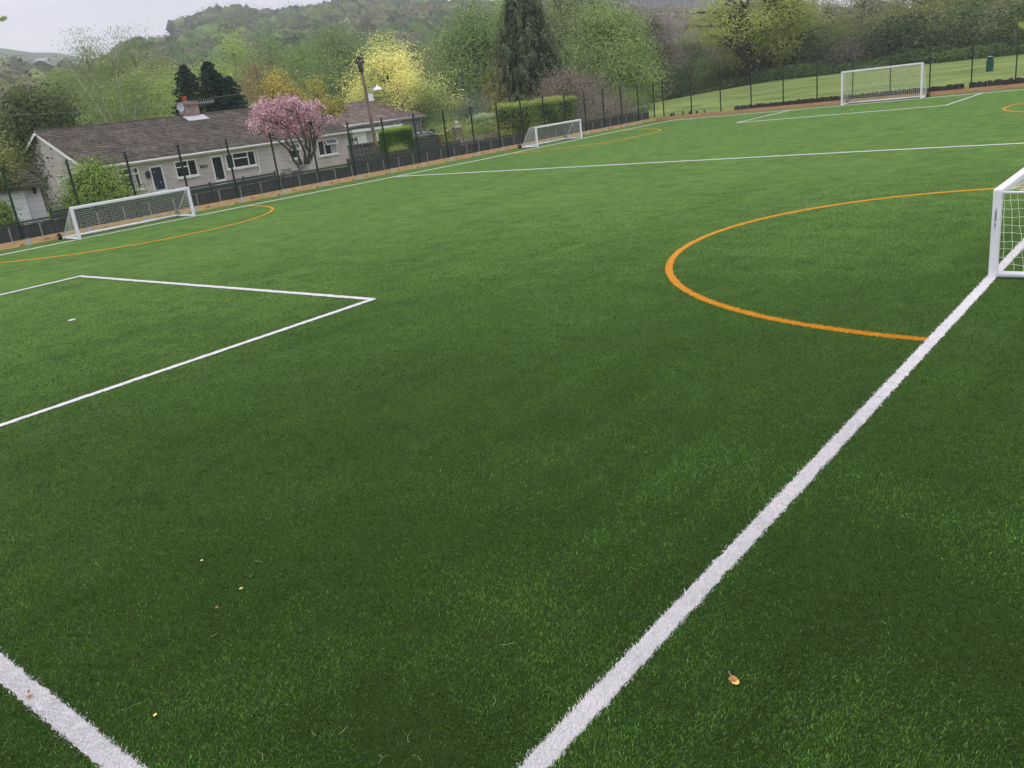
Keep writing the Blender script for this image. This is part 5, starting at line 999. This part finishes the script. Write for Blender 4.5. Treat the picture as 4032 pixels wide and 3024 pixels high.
VG = [((1782, 500), -44.0, 120, 1.75, 'golden green shrub directly behind the stone gate pier', (0.09, 0.12, 0.03), (0.32, 0.35, 0.08)),
      ((1850, 505), -42.2, 110, 1.55, 'leafy yellow green shrub right of the stone gate pier', (0.08, 0.12, 0.035), (0.28, 0.33, 0.09)),
      ((1925, 500), -42.0, 110, 1.5, 'mixed green shrub over the low stone wall', (0.07, 0.11, 0.04), (0.22, 0.28, 0.10)),
      ((2010, 490), -39.6, 120, 1.75, 'golden shrub left of the large clipped hedge', (0.13, 0.13, 0.035), (0.34, 0.33, 0.09)),
      ((2065, 460), -38.6, 90, 2.2, 'tall golden green shrub against the large clipped hedge', (0.12, 0.13, 0.035), (0.33, 0.34, 0.09)),
      ((1745, 450), -54, 130, 2.9, 'green laurel shrub beside the grey bungalow', (0.04, 0.075, 0.025), (0.14, 0.20, 0.07)),
      ((1710, 475), -50, 80, 1.7, 'low rounded shrub behind the small gate pier', (0.06, 0.10, 0.03), (0.19, 0.25, 0.07)),
      ((1590, 500), -41.5, 60, 1.5, 'small climbing shrub on the small gate pier', (0.05, 0.09, 0.025), (0.16, 0.22, 0.07)),
      ((1850, 440), -50, 150, 3.3, 'dark grey green shrub above the golden shrubs', (0.04, 0.055, 0.04), (0.14, 0.17, 0.12)),
      ((1700, 420), -62, 90, 4.2, 'dark blue green shrub at the corner of the grey bungalow', (0.015, 0.03, 0.022), (0.05, 0.08, 0.05)),
      ((1960, 425), -52, 170, 3.4, 'pale green shrub below the drooping conifer', (0.07, 0.10, 0.06), (0.20, 0.26, 0.16)),
      ((1650, 440), -60, 90, 2.9, 'plain green shrub at the end of the red brown roof', (0.04, 0.075, 0.025), (0.12, 0.17, 0.06))]
for (px, X, w, zt_, lab, c, c2) in VG: bush(px, X, w, zt_, lab, c, c2, 0.13 if X < -45 else 0.11, 60, 120)
bush((2395, 480), -37.2, 190, 1.9, 'brown dry scrub right of the large clipped hedge', (0.10, 0.085, 0.06), (0.22, 0.19, 0.14), 0.12, 90, 100, twigs=1500, twigc=(0.17, 0.14, 0.11))
bush((2330, 440), -39.5, 120, 2.6, 'grey brown scrub behind the end of the clipped hedge', (0.08, 0.075, 0.055), (0.17, 0.16, 0.11), 0.12, 70, 100, twigs=900, twigc=(0.15, 0.12, 0.10))
bush((2490, 430), -41, 130, 2.2, 'green shrub by the metal field gate', (0.06, 0.095, 0.03), (0.17, 0.23, 0.07), 0.12, 70, 110)
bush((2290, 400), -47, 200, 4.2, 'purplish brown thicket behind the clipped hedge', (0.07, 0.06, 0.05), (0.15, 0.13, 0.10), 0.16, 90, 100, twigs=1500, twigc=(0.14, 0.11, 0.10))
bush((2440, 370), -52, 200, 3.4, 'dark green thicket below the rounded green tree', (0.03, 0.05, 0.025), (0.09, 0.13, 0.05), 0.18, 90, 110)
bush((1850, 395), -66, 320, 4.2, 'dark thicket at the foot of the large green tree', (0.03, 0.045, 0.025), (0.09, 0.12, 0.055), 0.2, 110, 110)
bush((1940, 385), -60, 120, 3.4, 'yellow brown low growth left of the conifer foot', (0.08, 0.08, 0.04), (0.19, 0.17, 0.08), 0.16, 60, 110)
bush((620, 450), -72, 420, 3.6, 'lime green shrubs along the back of the brown roof', (0.10, 0.15, 0.03), (0.26, 0.34, 0.08), 0.2, 110, 110)
bush((1180, 400), -66, 260, 4.4, 'dark hollow shrubs between the golden trees', (0.02, 0.035, 0.018), (0.07, 0.10, 0.035), 0.2, 90, 110)
bush((1420, 400), -70, 300, 4.2, 'green shrubs below the yellow maple', (0.05, 0.08, 0.025), (0.15, 0.2, 0.06), 0.2, 100, 110)
# ---- cherry in blossom
def cherry():
    X = -37.6; q = onx(pe(1205, 1335), X); root = empty('cherry_tree', (q[0], q[1], -0.28), 'cherry tree full of pink blossom before the bungalow', 'tree')
    org = np.array([q[0], q[1], -0.28]); b = MB(); tips = []
    stems = [([(1205, 1335), (1060, 1160), (985, 1000), (860, 890), (770, 810)], .0), ([(1205, 1335), (1150, 1120), (1050, 900), (1000, 790), (930, 640)], .5), ([(1215, 1330), (1170, 1180), (1120, 1030), (960, 900), (900, 780), (820, 620)], -.6), ([(1255, 1240), (1250, 1050), (1180, 880), (1060, 700), (960, 520)], .3), ([(1290, 1220), (1330, 1000), (1325, 830), (1290, 700), (1250, 500)], -.4), ([(1300, 1220), (1410, 990), (1420, 840), (1500, 560), (1560, 330)], .2), ([(1320, 1010), (1260, 940), (1270, 860), (1200, 650), (1100, 380)], .9), ([(1410, 960), (1400, 700), (1330, 560), (1290, 330)], .7)]
    for pts, dx in stems:
        P = [onx(pe(*p), X+dx*k/len(pts)*1.8)-org for k, p in enumerate(pts)]; b.tube(P, list(np.linspace(0.10, 0.03, len(P))), 7); tips += P[2:]
    cl = [(470, 320), (550, 270), (630, 230), (520, 350), (600, 330), (700, 300), (790, 290), (880, 250), (950, 220), (1030, 200), (1060, 250), (1150, 250), (1240, 290), (1310, 310), (1330, 370), (380, 580), (430, 620), (430, 540), (480, 440), (560, 420), (640, 440), (560, 520), (620, 560), (700, 420), (760, 380), (800, 440), (870, 380), (940, 400), (960, 460), (900, 500), (1020, 350), (1080, 300), (1070, 430), (1150, 350), (1130, 480), (1220, 400), (1240, 460), (1140, 560), (1060, 560), (1200, 560), (1290, 480), (1400, 490), (1320, 560), (1300, 640), (1440, 480), (1540, 450), (1610, 460), (1670, 490), (1740, 540), (1600, 510), (1560, 300), (1490, 370), (1420, 250), (850, 150), (790, 190), (965, 125), (1045, 125), (700, 620), (620, 620), (840, 680), (900, 660), (930, 700), (850, 600), (740, 540), (660, 680), (1010, 740), (1100, 790), (960, 820), (1240, 720), (1260, 780), (1400, 700), (1450, 740), (1520, 790), (620, 800), (690, 860), (1330, 690), (500, 620), (540, 680), (1490, 620), (1080, 650), (990, 620), (780, 460), (830, 520), (1010, 500), (700, 360), (600, 480), (1180, 640)]
    P = []; sz = []
    for (x, y) in cl:
        edge = (x > 1460 or y < 200 or y > 720)
        for rep in range(1 if edge else 3):
            c = onx(pe(x+rng.normal()*18, y+rng.normal()*16), X+rng.uniform(-1.3, 1.3)*(0.5 if edge else 1))-org; n = 48 if edge else 74; s = 0.10 if edge else 0.15; P.append(c+rng.normal(size=(n, 3))*s)
            j = min(range(len(tips)), key=lambda k: np.linalg.norm(tips[k]-c)); b.tube([tips[j], (tips[j]+c)/2+rng.normal(size=3)*0.06, c], [0.022, 0.014, 0.006], 4)
    P = np.concatenate(P); n = len(P); C = mixc((0.30, 0.165, 0.19), (0.48, 0.36, 0.385), rng.random(n)**1.2); lf = rng.random(n) < 0.16; C[lf] = vary((0.11, 0.065, 0.055), lf.sum(), 0.2)
    b.build('trunk', M['bark'], root); V, F, CC = leaf_cards(P, 0.085*(0.6+0.8*rng.random(n)), np.clip(C*np.exp(rng.normal(size=(n, 1))*0.12), 0, 0.9), aspect=0.9); nmesh('blossom', V, F, M['leaf'], root, CC)
cherry()

# ------------------------------------------------------------------ wooded hills
def forest(name, label, N, amin, amax, rmin, rmax, pal, Rr, seed, ridge=False, conif=False, leaves=90, cond=None):
    g = np.random.default_rng(seed); a = g.uniform(amin, amax, N); r = np.sqrt(g.uniform(rmin**2, rmax**2, N)); _, R1 = hill(r, a)
    x = CAM[0]-r*np.sin(np.radians(a)); y = CAM[1]+r*np.cos(np.radians(a)); z = ground_z(x, y); el = np.degrees(np.arctan2(z-CAM[2], r))
    k = (r < R1*1.04) if not ridge else (r > 0)
    # open fields on the hillside
    fieldm = ((a > 57.3) & (a < 61.8) & (el > 4.55) & (el < 5.55)) | ((a > 58.2) & (a < 61.5) & (el > 3.9) & (el < 4.4))
    k &= ~(fieldm & (g.random(N) < 0.94))
    for (ha, hD) in ((48.2, 545), (47.8, 550), (42.06, 690), (59.45, 690), (66.0, 430)): k &= ~((np.abs(a-ha) < 0.75) & (r > hD-48) & (r < hD+9))
    if cond is not None: k &= cond(a, r, el)
    x, y, z, a, r = x[k], y[k], z[k], a[k], r[k]; n = len(x); cr = g.uniform(Rr[0], Rr[1], n); hh = cr*g.uniform(1.5, 2.3, n)*(1.0 if not conif else 1.6)
    pal = np.array(pal); w = g.integers(0, len(pal), n)
    # stands of one kind together
    s = np.sin(x*0.017+1.3)+np.sin(y*0.021)+0.8*np.sin((x+y)*0.035+2)+g.normal(size=n)*0.7; w = np.clip(((s+2.4)/4.8*len(pal)).astype(int), 0, len(pal)-1)
    cc = pal[w]*np.exp(g.normal(size=(n, 1))*0.17); m = leaves
    d = g.normal(size=(n, m, 3)); d /= np.linalg.norm(d, axis=2)[..., None]; rad_ = 0.93+0.1*g.random((n, m, 1))
    if conif:
        t = g.random((n, m)); an = g.uniform(0, 6.283, (n, m)); rr = cr[:, None]*0.55*(1-t)**0.9*(0.6+0.4*g.random((n, m))); off = np.stack([rr*np.cos(an), rr*np.sin(an), hh[:, None]*(0.15+0.9*t)], -1)
    else:
        lobe = 1+0.25*np.sin(d[..., 0:1]*4+g.uniform(0, 6, (n, 1, 1)))+0.2*np.sin(d[..., 1:2]*5+d[..., 2:3]*4+g.uniform(0, 6, (n, 1, 1)))
        off = d*rad_*lobe*cr[:, None, None]; off[..., 2] = off[..., 2]*(hh/cr)[:, None]*0.5+hh[:, None]*0.55
    P = (np.stack([x, y, z], 1)[:, None, :]+off).reshape(-1, 3); C = np.repeat(cc, m, 0)*np.exp(g.normal(size=(n*m, 1))*0.2)*(1+0.25*off[..., 2].reshape(-1, 1)*0+0)
    ls = np.repeat(cr*(0.165 if not conif else 0.4), m)*g.uniform(0.6, 1.3, n*m)
    if not conif:
        bmi = bmesh.new(); bmesh.ops.create_icosphere(bmi, subdivisions=2, radius=1); iv = np.array([v.co[:] for v in bmi.verts]); ifc = np.array([[v.index for v in f.verts] for f in bmi.faces]); bmi.free(); nv = len(iv)
        q = iv[None]*(1+0.16*np.sin(iv[None, :, 0:1]*5+g.uniform(0, 6, (n, 1, 1)))+0.14*np.sin(iv[None, :, 1:2]*6+iv[None, :, 2:3]*5+g.uniform(0, 6, (n, 1, 1)))+g.normal(size=(n, nv, 1))*0.07)*cr[:, None, None]*0.93
        q[..., 2] = q[..., 2]*(hh/cr)[:, None]*0.5+hh[:, None]*0.55; BV = (np.stack([x, y, z], 1)[:, None, :]+q).reshape(-1, 3); BF = (ifc[None]+(np.arange(n)*nv)[:, None, None]).reshape(-1, 3)
        BC = np.clip(np.repeat(cc, nv, 0)*np.exp(g.normal(size=(n*nv, 1))*0.12), 0.003, 1)
    V, F, CC = leaf_cards(P, ls, np.clip(C, 0.003, 1), aspect=0.85, dirs=np.tile([0, 0, 1.0], (n*m, 1)) if conif else None, nrm=None if conif else (d*1.0+np.array([0, 0, 0.3])).reshape(-1, 3), nz_=0.35)
    if conif: return tag(nmesh(name, V, F, M['leaf'], None, CC), label, 'woodland', kind='stuff')
    o = nmesh(name, np.concatenate([V, BV]), [(4, F[0][1]), (3, BF+len(V))], M['leaf'], None, np.concatenate([CC, BC]), smooth=True); return tag(o, label, 'woodland', kind='stuff')
PG = [(0.030, 0.05, 0.026), (0.070, 0.11, 0.035), (0.050, 0.085, 0.032), (0.070, 0.075, 0.045), (0.055, 0.06, 0.042), (0.095, 0.115, 0.045), (0.04, 0.06, 0.032), (0.085, 0.085, 0.045)]
forest('hillside_woodland', 'mixed spring woodland covering the hill behind the houses', 6400, 37, 64, 260, 730, PG, (3.0, 6.4), 3, leaves=110)
forest('valley_woodland', 'low woodland on the left rising behind the birch', 1500, 60, 82, 175, 450, [(0.07, 0.085, 0.04), (0.10, 0.095, 0.05), (0.05, 0.06, 0.035), (0.12, 0.13, 0.05), (0.06, 0.07, 0.05)], (3.6, 7), 4)
forest('bare_woodland', 'purple brown leafless woodland on the right hill', 3600, 16, 38, 300, 840, [(0.095, 0.075, 0.065), (0.11, 0.085, 0.075), (0.09, 0.08, 0.055), (0.075, 0.08, 0.045), (0.10, 0.08, 0.068)], (3.8, 7.5), 5)
forest('conifer_plantation', 'dark pointed conifer plantation on the right skyline', 2600, 20, 33.5, 1050, 1330, [(0.02, 0.03, 0.028), (0.028, 0.04, 0.033), (0.022, 0.034, 0.03)], (5, 8.0), 6, ridge=True, conif=True, leaves=44)
# a few bigger single dark conifers on the hillside
for px, lab, w in (((1560, 120), 'tall dark narrow conifer on the wooded hillside', 30), ((930, 55), 'dark pine pair standing on the left hill skyline', 40)):
    D = 640; p = dist(px, D); z = gz(p[0], p[1]); zt_ = dist((px[0], px[1]-(75 if w == 30 else 12)), D)[2]
    conifer('hill_conifer', lab, 'tree', (p[0], p[1], z-1), max(10, zt_-z), w/2*depth(p)/CF, (0.015, 0.025, 0.022), (0.03, 0.045, 0.035), nb=160, npc=26, ls=1.6, droop=0.1, pw=0.6)
# houses on the hillside
def far_house(px, D, w, d, h, label, roof, rot, wallm='white_wall'):
    p = dist(px, D); z = gz(p[0], p[1]); root = empty('hill_house', (p[0], p[1], p[2]-h*0.5), label, 'house', None, rot); b = MB()
    b.prism([(-d/2, -14), (-d/2, h), (0, h*1.5), (d/2, h), (d/2, -14)], -w/2, w/2, 'y'); b.build('wall', M[wallm], root)
    b = MB(); 
    for s in (-1, 1): b.prism([(s*(d/2+0.4), h-0.1), (0, h*1.5+0.1), (0, h*1.5+0.5), (s*(d/2+0.4), h+0.3)], -w/2-0.4, w/2+0.4, 'y')
    b.build('roof', M[roof], root); 
    for k in range(4):
        y = -w/2+w*(k+0.5)/4; b = MB(); b.box((d/2+0.01, y-0.6, h*0.3), (d/2+0.08, y+0.6, h*0.75)); b.build('window', M['glass'], root)
M['white_wall'] = mat('white_house_wall', (0.7, 0.68, 0.68), (0.78, 0.76, 0.75), 0.5, 0.9); M['pink_roof'] = mat('pinkish_roof', (0.55, 0.36, 0.32), (0.62, 0.42, 0.38), 0.5, 0.9); M['grey_roof'] = mat('pale_grey_roof', (0.32, 0.32, 0.34), (0.4, 0.4, 0.42), 0.5, 0.9); M['grey_wall'] = mat('grey_house_wall', (0.33, 0.32, 0.31), (0.4, 0.39, 0.38), 0.5, 0.9)
r_out = math.atan2(CAM[1]-dist((1390, 118), 600)[1], CAM[0]-dist((1390, 118), 600)[0])
far_house((1388, 118), 545, 11, 8, 4.2, 'white house with pinkish roof among trees on the hillside', 'pink_roof', r_out+0.5)
far_house((1419, 124), 550, 5, 5, 4.0, 'small white house right beside the pink roofed one', 'grey_roof', r_out)
far_house((1773, 47), 690, 8, 6, 7.0, 'white house near the top of the hill left of the conifer', 'grey_roof', r_out)
far_house((637, 163), 690, 16, 9, 3.6, 'grey farm buildings beside the hillside field', 'grey_roof', r_out+0.3, 'grey_wall')
far_house((172, 257), 430, 4.2, 4, 2.4, 'white house in the trees at far left', 'grey_roof', r_out)

# ------------------------------------------------------------------ small litter on the turf and twigs near the lens
M['leaf_brown'] = mat('dead_leaf', (0.28, 0.11, 0.04), (0.45, 0.22, 0.08), 60, 0.7); M['leaf_yellow'] = mat('yellow_leaf', (0.72, 0.50, 0.10), (0.8, 0.6, 0.18), 60, 0.5); M['leaf_pale'] = mat('pale_petal', (0.6, 0.6, 0.42), None, 60, 0.6); M['stem_pale'] = mat('pale_stem', (0.5, 0.52, 0.3), None, 60, 0.6)
p = onz((2893, 2680), 0.02); fl = empty('fallen_leaf', (p[0], p[1], 0.012), 'curled yellow and brown fallen leaf on the turf right of the white line', 'leaf', None, 0.3)
b = MB(); 
def leaf3(b, L, W, curl, n=8, ax=0.0, z=0.0, x0=0.0, y0=0.0, cup=0.25):
    vs = []; 
    for i in range(n+1):
        u = i/n; w = W*math.sin(math.pi*min(1, u*0.92+0.08))**0.75; ang = curl*(u-0.3)
        for s_ in (-1, -0.5, 0, 0.5, 1):
            x = L*(u-0.5); y = s_*w/2; zz = z+L*0.5*(1-math.cos(ang))*0.8+cup*abs(s_)**1.5*w*0.5; xr = x*math.cos(ax)-y*math.sin(ax)+x0; yr = x*math.sin(ax)+y*math.cos(ax)+y0; vs.append((xr, yr, zz))
    base = [(i*5+k, i*5+k+1, (i+1)*5+k+1, (i+1)*5+k) for i in range(n) for k in range(4)]; m = len(vs); b.add(vs+[(x, y, z_-0.0012) for x, y, z_ in vs], base+[tuple(q+m for q in f)[::-1] for f in base], True)
leaf3(b, 0.052, 0.046, 1.2, ax=2.3); b.build('blade', M['leaf_yellow'], fl)
b = MB(); leaf3(b, 0.04, 0.05, -1.4, ax=2.1, z=0.010, x0=-0.012, y0=0.014, cup=-0.1); b.build('folded_tip', M['leaf_brown'], fl)
b = MB(); b.tube([(-0.02, 0.022, 0.02), (-0.035, 0.035, 0.026), (-0.036, 0.05, 0.03)], 0.0015, 5); b.build('stalk', M['stem_pale'], fl)
for i_, (px, m_, lab, s_) in enumerate([((795, 2207), 'leaf_pale', 'tiny white petal on the turf at left', 0.022), ((950, 2318), 'leaf_yellow', 'tiny orange yellow leaf scrap on the left turf', 0.024), ((855, 2392), 'leaf_brown', 'tiny brown leaf scrap below the orange one', 0.02), ((117, 2742), 'leaf_brown', 'small pinkish brown leaf lying on the bottom left line', 0.03), ((612, 2815), 'leaf_yellow', 'tiny split yellow leaf near the bottom left line', 0.02), ((113, 2722), 'wood_dark', 'tiny dark crumb beside the leaf on the bottom left line', 0.014)]):
    p = onz(px, 0.02); b = MB(); leaf3(b, s_*1.3, s_, 0.8, ax=rng.uniform(0, 3)); o = b.build('leaf_scrap', M[m_]); o.location = (p[0], p[1], 0.022); tag(o, lab, 'leaf')
b = MB()   # loose pale fibres
for k in range(22):
    px = (rng.uniform(200, 3950), rng.uniform(1950, 3000)) if k > 5 else [(1350, 2875), (1500, 2975), (1510, 2990), (1100, 2265), (3480, 2450), (1640, 2985)][k]; q = onz(px, 0.025); a = rng.uniform(0, 6.28); L = rng.uniform(0.015, 0.05); c_ = np.array([math.cos(a), math.sin(a), 0]); d_ = np.array([-c_[1], c_[0], 0])
    b.tube([q-c_*L, q+d_*L*0.3+np.array([0, 0, 0.004]), q+c_*L], 0.0009, 3)
tag(b.build('loose_fibres', M['stem_pale']), 'loose pale green fibres scattered over the turf', 'fibres', kind='stuff')
# overhanging spring twigs close to the camera
M['springleaf'] = foliage_mat('spring_leaf', 0.45, 0.45)
def twig(px, D, label, lobes, off, sc, ang):
    p = CAM+ray(px)*D; root = empty('overhanging_twig', p, label, 'twig'); 
    pts = []; 
    for r_, a in lobes: pts.append((r_*sc*math.cos(a+ang), r_*sc*math.sin(a+ang)))
    R3 = RT; U3 = UP*0.85+FW*0.5; N3 = np.cross(R3, U3); N3 /= np.linalg.norm(N3); n = len(pts); V = [R3*x+U3*y+N3*(0.15*(x*x+y*y)/sc) for x, y in pts]; V = [np.zeros(3)]+V; V2 = [v-N3*0.0004 for v in V]
    F = [(0, 1+k, 1+(k+1) % n) for k in range(n)]; F2 = [(a+n+1, c_+n+1, b_+n+1) for a, b_, c_ in F]; F3 = [(1+k, n+2+k, n+2+(k+1) % n, 1+(k+1) % n) for k in range(n)]
    me = np.array(V+V2); C = np.tile([0.30, 0.42, 0.07], (len(me), 1)); nmesh('leaf', me, [(3, np.array(F+F2)), (4, np.array(F3))], M['springleaf'], root, C)
    b = MB(); b.tube([np.zeros(3), R3*off[0]*0.4+U3*off[1]*0.3, R3*off[0]+U3*off[1]], [0.0006, 0.0008, 0.0016], 5); b.build('stem', M['bark'], root)
lob = [(1, 0), (.62, .35), (.95, .6), (.6, .95), (.9, 1.25), (.5, 1.7), (.75, 2.1), (.35, 2.8), (.3, 3.5), (.7, 4.1), (.45, 4.5), (.95, 4.9), (.6, 5.3), (1.0, 5.65), (.65, 5.95)]
twig((8, 74), 1.6, 'fresh lobed green leaf poking in at the top left corner', lob, (-0.12, 0.10), 0.0125, -0.5)
twig((4036, 104), 0.9, 'blurred yellow green leaf tip at the right edge', lob, (0.08, 0.06), 0.0095, 2.8)

# ------------------------------------------------------------------ air
me = bpy.data.meshes.new('haze'); bmx = bmesh.new(); bmesh.ops.create_cube(bmx, size=1); bmx.to_mesh(me); bmx.free()
hz = bpy.data.objects.new('haze', me); col.objects.link(hz); hz.scale = (4400, 4400, 402); hz.location = (CAM[0], CAM[1], 401/2-1.6)
hm = bpy.data.materials.new('haze'); hm.use_nodes = True; ht = hm.node_tree; ht.nodes.remove(ht.nodes['Principled BSDF']); pv = ht.nodes.new('ShaderNodeVolumePrincipled')
pv.inputs['Color'].default_value = (0.90, 0.93, 1.0, 1); pv.inputs['Density'].default_value = 0.00042; ht.links.new(pv.outputs[0], ht.nodes['Material Output'].inputs['Volume'])
me.materials.append(hm); tag(hz, 'pale damp air greying the far hills', 'haze', kind='stuff')
scene.cycles.volume_bounces = 1
